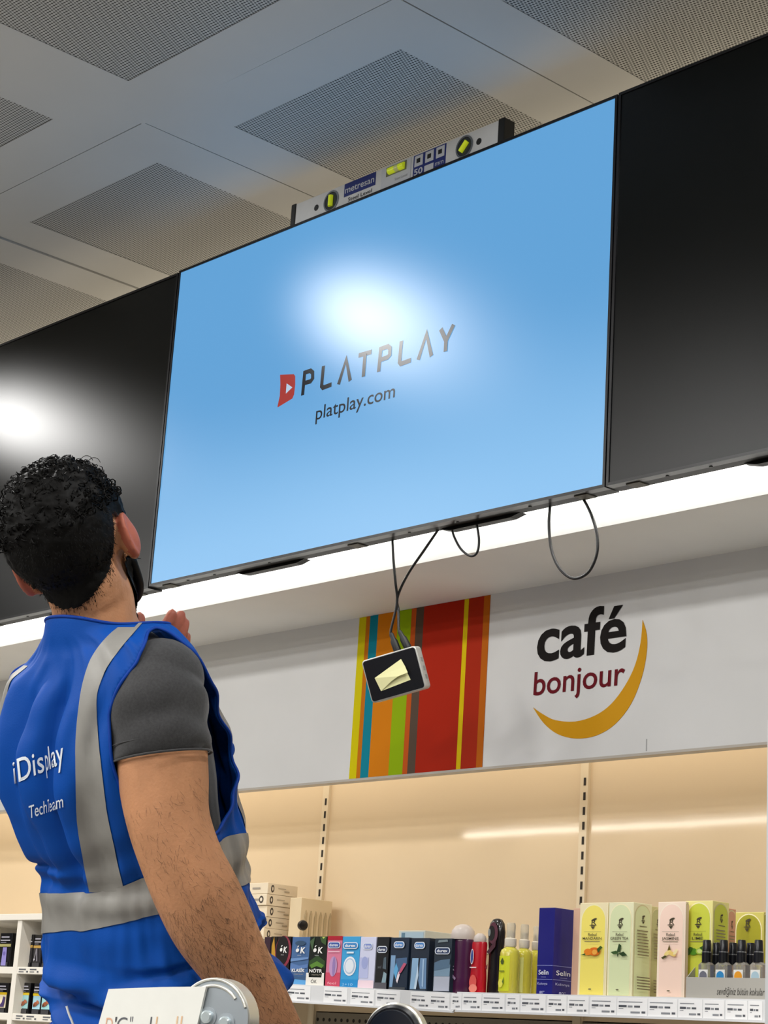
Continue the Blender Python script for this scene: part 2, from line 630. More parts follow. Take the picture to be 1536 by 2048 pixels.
# LED strip fixed behind the lower rear edge of the screens, lighting the bulkhead
led_m = mat('led_strip_glow', 'ffffff', 0.4, emit='fffdf6', estr=1.0)
led = empty('led_strip', (0.5, YB - 0.006, ZO + 0.030), 'white light strip hidden behind the lower edge of the screens', 'light strip')
MB().box((-2.2, YB - 0.010, ZO + 0.026), (3.2, YB - 0.0005, ZO + 0.036)).build('carrier', lamp_rim, led)
for k in range(5):
    ld = area('strip_light', (-1.66 + k * 1.08, YB - 0.009, ZO + 0.025), 1.08, 0.006, LED_STRIP, led, (1, 0.985, 0.95))
    ld.rotation_euler = (math.radians(35), 0, 0)
# warm strip lying on top of the bulkhead behind the screens, washing the ceiling above
cove = empty('cove_light', (0.5, 0.22, ZO + 0.5205), 'warm light strip lying on top of the bulkhead behind the screens', 'light strip')
MB().box((-2.2, 0.12, ZO + 0.5205), (3.2, 0.32, ZO + 0.526)).build('carrier', lamp_rim, cove)
for k in range(5):
    ld = area('strip_light', (-1.66 + k * 1.08, 0.22, ZO + 0.528), 1.08, 0.19, LED_COVE, cove, (1, 0.86, 0.66))
    ld.rotation_euler = (math.radians(180), 0, 0)

# warm strip fixed behind the lower edge of the fascia, lighting the shelves and their back panels
nich = empty('shelf_light', (0.0, YF + 0.09, ZF + 0.12), 'warm light strip hidden behind the lower edge of the sign fascia', 'light strip')
MB().box((-2.6, YF + 0.03, ZF + 0.118), (XE, YF + 0.16, ZF + 0.124)).build('carrier', lamp_rim, nich)
for k in range(4):
    ld = area('strip_light', (-2.1 + k * 0.975, YF + 0.095, ZF + 0.116), 0.97, 0.11, LED_NICHE, nich, (1, 0.90, 0.76))

# ---- logo on the lit screen
YT = -0.0010
ink = screen_mat('logo_ink', '16202e', 0.5)
logo_red = screen_mat('logo_red', 'b03a34', 0.85)
logo_hole = screen_mat('logo_play', 'bcd6ee', 0.9)


def on_screen(pts, m, name, y=YT, label=None):
    me = MB()
    me.add([on_y(x, yy, y) for x, yy in pts], [tuple(range(len(pts) - 1, -1, -1))])
    o = me.build(name, m, tvc, recalc=False)
    if o.data.polygons[0].normal.y > 0:
        o.data.flip_normals()
    if label:
        o['label'] = label
    return o


def zx(x, y):       # crop coordinates of the logo study (520..960 x 620..880, 1536 wide)
    return (520 + x * 0.28646, 620 + y * 0.28646)


def stroke(pts, wpx, name, label=None):
    """a letter stroke of constant width drawn as a ribbon on the screen plane"""
    P = [on_y(*zx(x, y), YT) for x, y in pts]
    wd = wpx
    mb = MB()
    n = len(P)
    L, R = [], []
    for i in range(n):
        if i == 0:
            t = (P[1] - P[0]).normalized()
            k = 1
        elif i == n - 1:
            t = (P[-1] - P[-2]).normalized()
            k = 1
        else:
            a = (P[i] - P[i - 1]).normalized()
            b = (P[i + 1] - P[i]).normalized()
            t = (a + b).normalized()
            k = 1 / max(0.5, t.dot(b))
        nn = Vector((-t.z, 0, t.x)) * (wd / 2 * k)
        L.append(P[i] + nn)
        R.append(P[i] - nn)
    for i in range(n - 1):
        q = [L[i], L[i + 1], R[i + 1], R[i]]
        q = [p - Vector((0, 0.00004 * i, 0)) for p in q]
        if (q[1] - q[0]).cross(q[2] - q[0]).y > 0:
            q.reverse()
        mb.add(q, [(0, 1, 2, 3)])
    return mb


LW = 0.0082
letters = [
    ('P', [[(297, 596), (312, 438), (352, 424), (368, 438), (368, 478), (354, 498), (306, 512)]]),
    ('L', [[(443, 390), (430, 530), (440, 543), (500, 520)]]),
    ('A', [[(548, 520), (602, 345), (630, 495)]]),
    ('T', [[(688, 318), (779, 292)], [(734, 306), (722, 466)]]),
    ('P', [[(828, 432), (843, 272), (892, 254), (908, 268), (906, 312), (892, 330), (836, 350)]]),
    ('L', [[(987, 216), (974, 362), (984, 376), (1054, 350)]]),
    ('A', [[(1104, 348), (1163, 166), (1197, 322)]]),
    ('Y', [[(1262, 132), (1299, 215)], [(1352, 102), (1299, 215), (1295, 290)]]),
]
for ch, sts in letters:
    mb = MB()
    for ki, st in enumerate(sts):
        s_ = stroke(st, LW, 'l')
        mb.add([(v[0], v[1] - 0.0002 * ki, v[2]) for v in s_.v], s_.f)
    o = mb.build('letter', ink, tvc, recalc=False)
    o['label'] = 'dark capital letter of the logo'
shield = [(140, 452), (236, 448), (246, 462), (246, 520), (238, 590), (226, 618), (124, 680), (122, 672), (138, 600), (142, 520)]
on_screen([zx(*p) for p in shield], logo_red, 'logo_mark', YT, 'red play-button mark')
on_screen([zx(*p) for p in [(186, 512), (226, 540), (180, 584)]], logo_hole, 'play_triangle', YT - 0.0004, 'pale play triangle')
a_, b_ = on_y(*zx(388, 764), YT), on_y(*zx(940, 612), YT)
hgt = on_y(*zx(456, 655), YT).z - on_y(*zx(450, 752), YT).z
put_text('platplay.com', Vector((a_.x, YT, (a_.z + b_.z) / 2)), X_, Z_, hgt * 1.0, b_.x - a_.x, ink, tvc, bold=0.006)

# ================================================================== spirit level on the screen
lev_m = mat('level_aluminium', 'dcdddd', 0.4, metal=0.0, noise_amt=0.04)
lev_blue = mat('level_blue', '1b2a78', 0.4)
lev_white = mat('level_white', 'cfd2d8', 0.4)
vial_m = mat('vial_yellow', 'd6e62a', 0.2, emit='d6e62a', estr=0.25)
cap_m = mat('level_cap', '131313', 0.5)
zt = ZO + TH + 0.0045
YL = 0.006
lev = empty('spirit_level', (0.575, YL + 0.011, zt), 'aluminium spirit level lying along the top of the lit screen', 'spirit level')
lx0, lx1, lz1 = 0.322, 0.822, zt + 0.0445
MB().bevbox((lx0, YL, zt), (lx1, YL + 0.022, lz1), 0.001).build('beam', lev_m, lev)
MB().bevbox((lx0 - 0.012, YL - 0.0015, zt), (lx0 + 0.001, YL + 0.0235, lz1 + 0.0015), 0.002).build('end_cap', cap_m, lev)
MB().bevbox((lx1 - 0.001, YL - 0.0015, zt), (lx1 + 0.013, YL + 0.0235, lz1 + 0.0015), 0.002).build('end_cap', cap_m, lev)


def lev_round(xc, ang):
    zc = zt + 0.022
    ring = MB().lathe((xc, YL, zc), (0, -1, 0), [(0.0195, 0.0), (0.0195, 0.0012), (0.0165, 0.0012), (0.0165, -0.003)], 28)
    o = ring.build('vial_ring', mat('vial_ring_chrome', '9a9c9e', 0.2, metal=0.8), lev, 0.5)
    MB().lathe((xc, YL - 0.0002, zc), (0, -1, 0), [(0.0160, 0.0), (0.0160, 0.0003)], 28).build('vial_window', mat('vial_window_dark', '35383a', 0.15), o)
    d = Vector((math.cos(ang), 0, math.sin(ang)))
    MB().tube([Vector((xc, YL - 0.0015, zc)) - d * 0.010, Vector((xc, YL - 0.0015, zc)) + d * 0.010], 0.0048, 12).build('vial', vial_m, o, 0.8)


lev_round(on_y(662, 412, YL).x, math.radians(90))
lev_round(on_y(929, 297, YL).x, math.radians(45))
for px_, py_ in ((632, 427), (958, 281)):
    p = on_y(px_, py_, YL)
    MB().lathe((p.x, YL, zt + 0.021), (0, -1, 0), [(0.0058, -0.002), (0.0058, 0.0004)], 18).build('hanging_hole', cap_m, lev)


def lev_rect(xa, xb, za, zb, m, name, lift=0.0005):
    return MB().box((xa, YL - lift, zt + za), (xb, YL, zt + zb)).build(name, m, lev)


xa, xb = on_y(688, 395, YL).x, on_y(751, 365, YL).x
lev_rect(xa, xb, 0.019, 0.0435, lev_blue, 'sticker')
put_text('metresan', Vector((xa + 0.003, YL - 0.0009, zt + 0.025)), X_, Z_, 0.0125, (xb - xa) - 0.006, lev_white, lev, bold=0.01)
put_text('Steel Level', Vector((xa + 0.012, YL - 0.0009, zt + 0.0075)), X_, Z_, 0.0075, (xb - xa) - 0.02, cap_m, lev)
xm0, xm1 = on_y(764, 350, YL).x, on_y(822, 335, YL).x
lev_rect(xm0, xm1, 0.004, 0.0435, lev_white, 'vial_block', 0.0012)
lev_rect(xm0 + 0.012, xm1 - 0.010, 0.024, 0.041, mat('vial_slot', '7b7d62', 0.3), 'vial_slot', 0.0016)
MB().tube([(xm0 + 0.020, YL - 0.002, zt + 0.032), (xm1 - 0.014, YL - 0.002, zt + 0.032)], 0.0062, 12).build('vial', vial_m, lev, 0.8)
MB().tube([((xm0 + xm1) / 2 + 0.001, YL - 0.0022, zt + 0.032), ((xm0 + xm1) / 2 + 0.010, YL - 0.0022, zt + 0.032)], 0.0065, 12).build('air_bubble', mat('vial_bubble', 'e9f29a', 0.2), lev, 0.8)
put_text('Steel Level', Vector((xm0 + 0.035, YL - 0.0017, zt + 0.011)), X_, Z_, 0.005, 0.03, sm, lev)
xs0, xs1 = on_y(827, 332, YL).x, on_y(892, 305, YL).x
lev_rect(xs0, xs1, 0.002, 0.0425, lev_blue, 'sticker')
ws = (xs1 - xs0) / 3
for k in range(3):
    lev_rect(xs0 + ws * k + 0.003, xs0 + ws * (k + 1) - 0.003, 0.021, 0.0405, lev_white, 'pictogram', 0.0009)
    MB().box((xs0 + ws * k + 0.008, YL - 0.0012, zt + 0.027), (xs0 + ws * (k + 1) - 0.009, YL - 0.0009, zt + 0.035)).build('pictogram_mark', cap_m, lev)
put_text('50', Vector((xs0 + 0.003, YL - 0.0009, zt + 0.006)), X_, Z_, 0.011, ws - 0.005, lev_white, lev, bold=0.02)
lev_rect(xs0 + ws + 0.002, xs0 + 2 * ws - 0.002, 0.005, 0.016, lev_white, 'pictogram', 0.0009)
put_text('mm', Vector((xs0 + 2 * ws + 0.002, YL - 0.0009, zt + 0.008)), X_, Z_, 0.009, ws - 0.006, lev_white, lev)

# ================================================================== cables and the hanging player
cable_m = mat('cable_black', '0b0a0a', 0.4)
YC = 0.026


def cable(pts, r, label, ys=None, plug=None):
    ys = ys or [YC] * len(pts)
    P = [on_y(x, y, yy) for (x, y), yy in zip(pts, ys)]
    e = empty('cable', P[0], label, 'cable', 'cables under the screens')
    MB().tube(catmull(P, 8), r, 10).build('cord', cable_m, e, 0.9)
    return e, P


cable([(904, 1050), (907, 1070), (922, 1098), (941, 1112), (954, 1105), (958, 1080), (953, 1046)], 0.0019, 'small black cable loop under the middle of the lit screen')
cable([(1101, 1002), (1098, 1050), (1103, 1100), (1120, 1138), (1147, 1157), (1176, 1145), (1193, 1110), (1194, 1070), (1183, 1030), (1167, 998)], 0.0022, 'large black cable loop under the right end of the lit screen')

bc = on_y(787, 1349, 0.05)
bx = ((cr * 0.953 + cu * 0.303) * 0.95 - cf * 0.31).normalized()
bz = ((cr * -0.235 + cu * 0.972) * 0.985 + cf * 0.15)
bz = (bz - bx * bz.dot(bx)).normalized()
by = bz.cross(bx)                       # away from the viewer
hw, hh, th = 0.0470, 0.0345, 0.025
case_m = mat('player_silver', 'b8b8b2', 0.4, metal=0.3)
ply = empty('media_player', bc - bz * hh, 'small black and silver media player box hanging on two cables below the lit screen', 'media player')


def rrect(hx, hz, r, n=5):
    out = []
    for cx, cz, a0 in ((hx - r, hz - r, 0), (-hx + r, hz - r, 90), (-hx + r, -hz + r, 180), (hx - r, -hz + r, 270)):
        for k in range(n + 1):
            a = math.radians(a0 + 90 * k / n)
            out.append((cx + r * math.cos(a), cz + r * math.sin(a)))
    return out


prof = [(0.0, 0.0012), (0.0015, 0.0), (th - 0.002, 0.0), (th, 0.002)]
MB().rings([[bc + bx * x + bz * z + by * d for x, z in rrect(hw - i_, hh - i_, 0.006)] for d, i_ in prof]).build('case', case_m, ply, 0.6)
MB().rings([[bc + bx * x + bz * z + by * d for x, z in rrect(hw - 0.0022, hh - 0.0022, 0.004)] for d in (-0.0006, 0.0005)]).build('front_plate', mat('player_black', '0c0d0e', 0.35), ply, 0.6)
for k in range(3):
    c = bc + bx * hw + by * 0.014 + bz * (0.012 - 0.014 * k)
    MB().prism([c + by * -0.004 + bz * -0.0035, c + by * 0.004 + bz * -0.0035, c + by * 0.004 + bz * 0.0035, c + by * -0.004 + bz * 0.0035], bx * 0.0005).build('side_port', mat('port_grey', '8c8d88', 0.5), ply)
# folded paper tag stuck on the front plate (crop 700..880 x 1240..1430, scale .1172)
paper = mat('paper_tag_cream', 'ebe9b0', 0.7)


def tagpt(x, y, lift):
    px_, py_ = 700 + x * 0.11719, 1240 + y * 0.11719
    d = px_ray(px_, py_)
    n = -by
    t = (bc + n * (0.0007 + lift) - CAM).dot(n) / d.dot(n)
    return CAM + d * t


tg = MB().add([tagpt(420, 990, 0.0005), tagpt(870, 665, 0.0005), tagpt(1035, 1020, 0.0005), tagpt(530, 1215, 0.0005)], [(0, 1, 2, 3)]).build('paper_tag', paper, ply, recalc=False)
tg['label'] = 'folded cream paper tag'
top = [tagpt(420, 990, 0.001), tagpt(640, 830, 0.002), tagpt(870, 665, 0.002), tagpt(990, 895, 0.006)]
MB().add([tagpt(420, 990, 0.0012), tagpt(870, 665, 0.0012), tagpt(940, 790, 0.004), tagpt(985, 895, 0.007), tagpt(820, 960, 0.006), tagpt(700, 1050, 0.004), tagpt(530, 1215, 0.001), tagpt(500, 1150, 0.001)],
         [(0, 1, 2, 4), (2, 3, 4), (0, 4, 5), (0, 5, 7), (5, 6, 7)]).build('paper_fold', paper, tg, recalc=False)
p1 = bc + bz * hh + bx * 0.031 + by * 0.010
p0 = bc + bz * hh + bx * 0.013 + by * 0.010


def to_player(pts, ys, endp, label, tilt):
    P = [on_y(x, y, yy) for (x, y), yy in zip(pts, ys)]
    d = (bz * 0.97 + bx * tilt).normalized()
    P += [endp + d * 0.032, endp + d * 0.020]
    e = empty('cable', P[0], label, 'cable', 'cables under the screens')
    MB().tube(catmull(P, 8), 0.0021, 10).build('cord', cable_m, e, 0.9)
    MB().lathe(endp + d * 0.0205, -d, [(0.0028, -0.010), (0.0036, -0.008), (0.0042, 0.0), (0.0062, 0.004), (0.0066, 0.0200)], 10, ref=bx, sx=1.0).build('plug', mat('plug_black', '141618', 0.5), e, 0.6)
    return e


to_player([(785, 1078), (787, 1120), (791, 1165), (794, 1205)], [0.026, 0.030, 0.036, 0.044], p0, 'thin black cable dropping straight down to the hanging player', -0.10)
to_player([(876, 1060), (850, 1098), (815, 1150), (795, 1195), (797, 1222)], [0.026, 0.030, 0.036, 0.046, 0.052], p1, 'thicker black cable curving from the right down to the hanging player', -0.22)
# ================================================================== shelving
beige = mat('panel_beige', 'e0caa8', 0.035, noise_amt=0.03, noise_scale=2.5, bump=0.03, bump_scale=4.0, spec=0.4)
upr_m = mat('upright_beige', 'e2d0b0', 0.4)
slot_m = mat('slot_dark', '2a231c', 0.8)
shelf_m = mat('shelf_white', 'e7e4dd', 0.4)
rail_m = mat('price_rail_grey', 'e6e7e8', 0.3, spec=0.6)
card_m = mat('price_card', 'fafafa', 0.5)
ink_g = mat('price_ink_grey', '8e9196', 0.6)
ink_d = mat('price_ink_dark', '5a5d63', 0.6)
peg_m = dot_mat('pegboard', '8a8272', '1d1a16', 0.0165, 0.2, 0.6, axes=(0, 2), stagger=False)
XU0, XU1, XU2 = -0.006, 0.651, 1.314
YS = 0.180                     # front edge of the shelves
slot_mesh = MB().box((-0.0024, -0.0006, -0.0065), (0.0024, 0.0, 0.0065)).mesh('slot')
slot_mesh.materials.append(slot_m)


def shelf_z(X):
    if X < XU1:
        return ZO - 0.6958 + (0.641 - X) * 0.019
    return ZO - 0.6945


def bay(x0, x1, label, labels, slots=True):
    e = empty('shelving_bay', ((x0 + x1) / 2, YP, 0), label, 'shelving', 'beige shelving bays')
    MB().box((x0 + 0.0085, YP, ZO - 0.72), (x1 - 0.0085, YP + 0.012, ZF + 0.15)).build('back_panel', beige, e)
    MB().box((x0 + 0.0085, YP, 0.05), (x1 - 0.0085, YP + 0.012, ZO - 0.722)).build('pegboard_panel', peg_m, e)
    u = MB().box((x0 - 0.0085, YP - 0.006, 0.0), (x0 + 0.0085, YP + 0.03, ZF + 0.16)).build('upright', upr_m, e)
    if slots:
        z = ZO - 0.70
        while z < ZF + 0.02:
            piece('slot', slot_mesh, (x0 + 0.0015, YP - 0.006, z), u)
            z += 0.0245
    za, zb = shelf_z(x0 + 0.001), shelf_z(x1 - 0.001)
    MB().prism([(x0 + 0.003, YS, za), (x1 - 0.003, YS, zb), (x1 - 0.003, YS, zb - 0.016), (x0 + 0.003, YS, za - 0.016)], (0, YP - YS - 0.007, 0)).build('shelf', shelf_m, e)
    rail = MB()
    rail.prism([(x0 + 0.003, YS - 0.003, za + 0.0012), (x1 - 0.003, YS - 0.003, zb + 0.0012), (x1 - 0.003, YS - 0.003, zb - 0.0275), (x0 + 0.003, YS - 0.003, za - 0.0275)], (0, 0.0025, 0))
    rail.prism([(x0 + 0.003, YS - 0.006, za - 0.0262), (x1 - 0.003, YS - 0.006, zb - 0.0262), (x1 - 0.003, YS - 0.006, zb - 0.0288), (x0 + 0.003, YS - 0.006, za - 0.0288)], (0, 0.004, 0))
    r = rail.build('price_rail', rail_m, e)
    sl = (zb - za) / (x1 - x0)
    for a, b in labels:
        X0, X1 = on_y(a, 2000, YS).x, on_y(b, 2000, YS).x
        X1 = min(X1, x1 - 0.006)
        if X1 - X0 < 0.01:
            continue

        def q(x, dz, y=YS - 0.0036):
            return (x, y, za + (x - x0) * sl + dz)
        c = MB().prism([q(X0, -0.0012), q(X1, -0.0012), q(X1, -0.0255), q(X0, -0.0255)], (0, 0.0006, 0)).build('price_card', card_m, r)
        ww = X1 - X0
        n = max(1, round(ww / 0.055))
        mb, md = MB(), MB()
        for k in range(n):
            xo, wk = X0 + ww * k / n + 0.003, ww / n - 0.006
            yy = YS - 0.0038

            def bar(m_, u0, u1, d0, d1):
                m_.add([q(xo + wk * u0, d0, yy), q(xo + wk * u1, d0, yy), q(xo + wk * u1, d1, yy), q(xo + wk * u0, d1, yy)], [(0, 1, 2, 3)])
            bar(mb, 0.0, 0.62 + 0.3 * random.random(), -0.0062, -0.0074)
            bar(md, 0.0, 0.30, -0.0112, -0.0142)
            bar(mb, 0.34, 0.52, -0.0116, -0.0142)
            bar(md, 0.58, 0.80, -0.0116, -0.0142)
            bar(mb, 0.0, 0.18, -0.0158, -0.0166)
            bar(mb, 0.45, 0.80, -0.0196, -0.0222)
            bar(md, 0.86, 1.0, -0.0192, -0.0220)
        mb.build('print_line', ink_g, r, recalc=False)
        md.build('print_line', ink_d, r, recalc=False)
    return e


bay(XU0, XU1, 'beige shelving bay below the striped sign with small boxes on its shelf',
    [(532, 572), (576, 623), (650, 697), (704, 751), (755, 803), (824, 902)])
bay(XU1, XU2, 'beige shelving bay below the café sign with bottles and cologne boxes',
    [(906, 926), (928, 966), (968, 1012), (1016, 1042), (1045, 1094), (1098, 1136), (1139, 1180), (1184, 1236), (1238, 1298), (1300, 1358), (1360, 1408), (1410, 1452), (1455, 1498), (1500, 1528)])
struct(MB().box((-2.6, YP, 0.3), (XU0 - 0.009, YP + 0.012, ZF + 0.15)).build('wall_panel', beige), 'beige wall panel behind the man', 'wall panel')
bL = empty('wall_shelf', (-0.11, YP, ZO - 0.7), 'white shelf end behind the man at the left of the slotted upright', 'shelf')
MB().box((-0.215, YS, ZO - 0.6995), (XU0 - 0.003, YP, ZO - 0.6835)).build('shelf', shelf_m, bL)
MB().box((-0.215, YS - 0.003, ZO - 0.711), (XU0 - 0.003, YS, ZO - 0.6825)).build('price_rail', rail_m, bL)
# grey side panel closing the shelving at the right
sp_ = on_x(1529, 1700, XU2)
side = tag(MB().bevbox((XU2 + 0.002, sp_.y, 0.0), (XU2 + 0.022, YP + 0.04, ZF - 0.016), 0.002).build('side_panel', mat('side_panel_grey', 'c3c6c8', 0.45), base=(XU2 + 0.012, 0.2, 0)),
           'pale grey side panel closing the right end of the shelving', 'panel')

struct(MB().box((XU2 + 0.023, YP, 0.3), (3.4, YP + 0.012, ZF + 0.15)).build('wall_panel_right', beige), 'beige wall panel beyond the side panel', 'wall panel')
rs_ = empty('wall_shelf', (1.8, YP, ZO - 0.71), 'white shelf beyond the grey side panel at the right', 'shelf')
MB().bevbox((XU2 + 0.024, YS, ZO - 0.711), (2.3, YP - 0.001, ZO - 0.6945), 0.001).build('board', shelf_m, rs_)
MB().bevbox((XU2 + 0.024, YS - 0.003, ZO - 0.722), (2.3, YS - 0.0005, ZO - 0.6935), 0.0008).build('price_rail', rail_m, rs_)

# ---- things on the shelves -------------------------------------------------
ONE = {}


def cm(hexcol, rough=0.4, **k):
    return mat('print_' + hexcol + '_%d' % int(rough * 100), hexcol, rough, **k)


class Face:
    def __init__(s, parent, o, ex, w, h, n):
        s.p, s.o, s.ex, s.w, s.h, s.n, s.l = parent, Vector(o), ex, w, h, n, 0.0004

    def P(s, u, v):
        return s.o + s.ex * (u * s.w) + Z_ * (v * s.h) + s.n * s.l

    def poly(s, pts, col, name='print_shape', rough=0.4):
        o = MB().add([s.P(u, v) for u, v in pts], [tuple(range(len(pts)))]).build(name, cm(col, rough), s.p, recalc=False)
        s.l += 0.00025
        return o

    def rect(s, u0, u1, v0, v1, col, name='print_panel', rough=0.4):
        return s.poly([(u0, v0), (u1, v0), (u1, v1), (u0, v1)], col, name, rough)

    def ell(s, u, v, ru, rv, col, name='print_oval', n=18, rot=0.0):
        a = s.h / s.w
        pts = []
        for k in range(n):
            t = 2 * math.pi * k / n
            x, y = ru * math.cos(t), rv * math.sin(t) * a
            pts.append((u + x * math.cos(rot) - y * math.sin(rot), v + (x * math.sin(rot) + y * math.cos(rot)) / a))
        return s.poly(pts, col, name)

    def pill(s, u0, u1, v0, v1, col, name='print_badge'):
        a = s.h / s.w
        r = (v1 - v0) / 2
        ru = min(r * a, (u1 - u0) / 2)
        pts = []
        for k in range(9):
            t = -math.pi / 2 + math.pi * k / 8
            pts.append((u1 - ru + ru * math.cos(t), (v0 + v1) / 2 + r * math.sin(t)))
        for k in range(9):
            t = math.pi / 2 + math.pi * k / 8
            pts.append((u0 + ru + ru * math.cos(t), (v0 + v1) / 2 + r * math.sin(t)))
        return s.poly(pts, col, name)

    def arch(s, u0, u1, v0, v1, col, name='print_arch'):
        a = s.w / s.h
        rv = (u1 - u0) / 2 * a
        pts = [(u0, v0), (u1, v0)]
        for k in range(13):
            t = math.pi * k / 12
            pts.append(((u0 + u1) / 2 + (u1 - u0) / 2 * math.cos(t), v1 - rv + rv * math.sin(t)))
        return s.poly(pts, col, name)

    def txt(s, body, u, v, h, wd, col, bold=0.0, skew=0.0):
        o = put_text(body, s.P(u, v), s.ex, Z_, h * s.h, wd * s.w, cm(col), s.p, bold=bold, align='C', skew=skew)
        s.l += 0.00025
        return o


def carton(name, label, cat, px0, px1, pyt, col, depth=0.035, y=0.192, yaw=0.0, z=None, rough=0.35, pym=1925, group=None, side=None):
    """upright carton whose front face spans px0..px1 in the photograph and stands on the shelf"""
    a, b = on_y(px0, pym, y), on_y(px1, pym, y)
    wd = (b.x - a.x) / math.cos(yaw)
    zb = shelf_z(a.x) + 0.0002 if z is None else z
    h = on_y(px0, pyt, y).z - zb
    ex = Vector((math.cos(yaw), math.sin(yaw), 0))
    ey = Vector((-math.sin(yaw), math.cos(yaw), 0))
    o0 = Vector((a.x, y, zb))
    g = 0.0004
    prof = [(0.0, g), (g, 0.0), (h - g, 0.0), (h, g)]
    mb = MB().rings([[o0 + ex * x + ey * d + Z_ * hz for x, d in ((i_, i_), (wd - i_, i_), (wd - i_, depth - i_), (i_, depth - i_))] for hz, i_ in prof])
    ob = mb.build(name, cm(col, rough), base=o0 + ex * (wd / 2) + ey * (depth / 2))
    tag(ob, label, cat, group)
    F = Face(ob, o0, ex, wd, h, -ey)
    S = Face(ob, o0 + ex * wd, ey, depth, h, ex)
    return ob, F, S


# row of small slim cartons, left to right
carton('slim_box', 'dark plum carton, leftmost of the small boxes, beside the forearm', 'box', 526, 538, 1874, '3a2430', group='slim cartons')
ob, F, S = carton('slim_box', 'narrow black and gold carton next to the dark plum one', 'box', 539, 551, 1873, '17120f', group='slim cartons')
F.poly([(0.1, 0), (0.9, 0), (0.7, 0.3), (0.9, 0.6), (0.5, 1), (0.2, 0.8), (0.3, 0.4)], 'c0902c')


def ok_box(px0, px1, pyt, col, label, word, deco):
    ob, F, S = carton('slim_box', label, 'box', px0, px1, pyt, col, group='slim cartons')
    deco(F)
    F.txt('ÓK', 0.5, 0.66, 0.125, 0.62, 'f4f2ee', bold=0.03, skew=0.12)
    F.txt('MAX', 0.5, 0.60, 0.025, 0.22, 'c8c8c8')
    F.txt(word, 0.5, 0.27, 0.065, 0.74, 'f4f2ee', bold=0.03)
    F.txt('PREMIUM', 0.55, 0.21, 0.025, 0.5, 'a8a090')
    return ob, F


def deco_red(F):
    F.ell(0.5, 0.68, 0.62, 0.34, '8d3043')
    F.ell(0.44, 0.70, 0.50, 0.31, '140c0f')
    F.rect(0, 1, 0.0, 0.05, 'b51e33')


def deco_blue(F):
    F.rect(0, 1, 0.0, 0.13, '5fa6e0')
    F.poly([(0, 0.13), (1, 0.10), (1, 0.2), (0.5, 0.17), (0, 0.22)], '3d5c84')
    F.poly([(0, 0.30), (1, 0.36), (1, 0.44), (0.5, 0.4), (0, 0.46)], '5b7fb8')
    F.poly([(0, 0.48), (1, 0.54), (1, 0.58), (0, 0.55)], '6f94c8')
    F.ell(0.5, 0.87, 0.3, 0.05, '34506e')


def deco_green(F):
    F.poly([(0.05, 0.5), (0.5, 0.62), (0.95, 0.5), (0.95, 0.36), (0.5, 0.44), (0.05, 0.38)], '2c4a20')
    F.poly([(0.1, 0.42), (0.5, 0.5), (0.9, 0.42), (0.8, 0.36), (0.5, 0.40), (0.2, 0.35)], '5d8a32')
    F.poly([(0.02, 0.9), (0.3, 0.99), (0.2, 0.7)], '46603f')
    F.poly([(0.6, 0.98), (0.97, 0.99), (0.95, 0.82), (0.7, 0.88)], '3b5a2b')
    F.poly([(0.72, 0.99), (0.9, 0.99), (0.8, 0.95)], 'c7d66a')


ok_box(552, 578, 1873, '1a1013', 'black and crimson ÓK carton left of the blue ÓK carton', 'DEFENCE', deco_red)
ok_box(582, 617, 1874, '4a6d9e', 'blue ÓK carton between the black crimson and the dark green one', 'KLASİK', deco_blue)
ob, F = ok_box(617, 652, 1873, '141a12', 'dark green and black ÓK carton with a white card sleeve at its foot', 'NÖTR', deco_green)
F.poly([(-0.02, 0.0), (1.02, 0.0), (1.0, 0.26), (0.88, 0.26), (0.86, 0.17), (0.14, 0.17), (0.12, 0.26), (-0.02, 0.26)], 'f2efe6', 'card_sleeve')
F.txt('ÓK', 0.45, 0.055, 0.07, 0.34, '3a342c')


def durex(px0, px1, pyt, col, label, deco, bv=0.82, bcol='3a5fae', bw=0.86, depth=0.035):
    ob, F, S = carton('slim_box', label, 'box', px0, px1, pyt, col, depth=depth, group='slim cartons')
    deco(F)
    u0 = 0.5 - bw / 2
    F.pill(u0, u0 + bw, bv - 0.065, bv + 0.065, 'dfe6f0')
    F.pill(u0 + 0.05, u0 + bw - 0.05, bv - 0.048, bv + 0.048, bcol)
    F.txt('durex', 0.5, bv - 0.026, 0.058, bw * 0.7, 'eef2f8', bold=0.02)
    return ob, F


def d_pink(F):
    F.rect(0, 1, 0.0, 0.28, 'd24a66')
    F.rect(0, 1, 0.92, 1.0, 'b3122c')
    F.ell(0.5, 0.40, 0.27, 0.2, 'c39bc9')
    F.ell(0.55, 0.40, 0.1, 0.19, '9a7fb8')
    F.rect(0.1, 0.9, 0.68, 0.70, 'f3c9d8')
    F.txt('feel', 0.5, 0.05, 0.05, 0.6, 'f0b8c4')


def d_blue(F):
    F.rect(0, 1, 0.0, 0.16, '1f8fd0')
    F.ell(0.5, 0.42, 0.36, 0.19, 'f1f5fa')
    F.ell(0.5, 0.42, 0.30, 0.155, 'b7cbe4')
    F.ell(0.5, 0.42, 0.24, 0.13, 'e9eff6')
    F.rect(0.3, 0.7, 0.665, 0.70, 'e6f3fb')
    F.txt('2+10', 0.45, 0.04, 0.05, 0.6, '9fd4f2')


def d_pale(F):
    F.rect(0.0, 0.6, 0.2, 0.6, 'b9c0e6')
    F.ell(0.35, 0.5, 0.2, 0.12, '9fa9d8')
    F.rect(0, 1, 0.0, 0.16, 'f0d8e2')


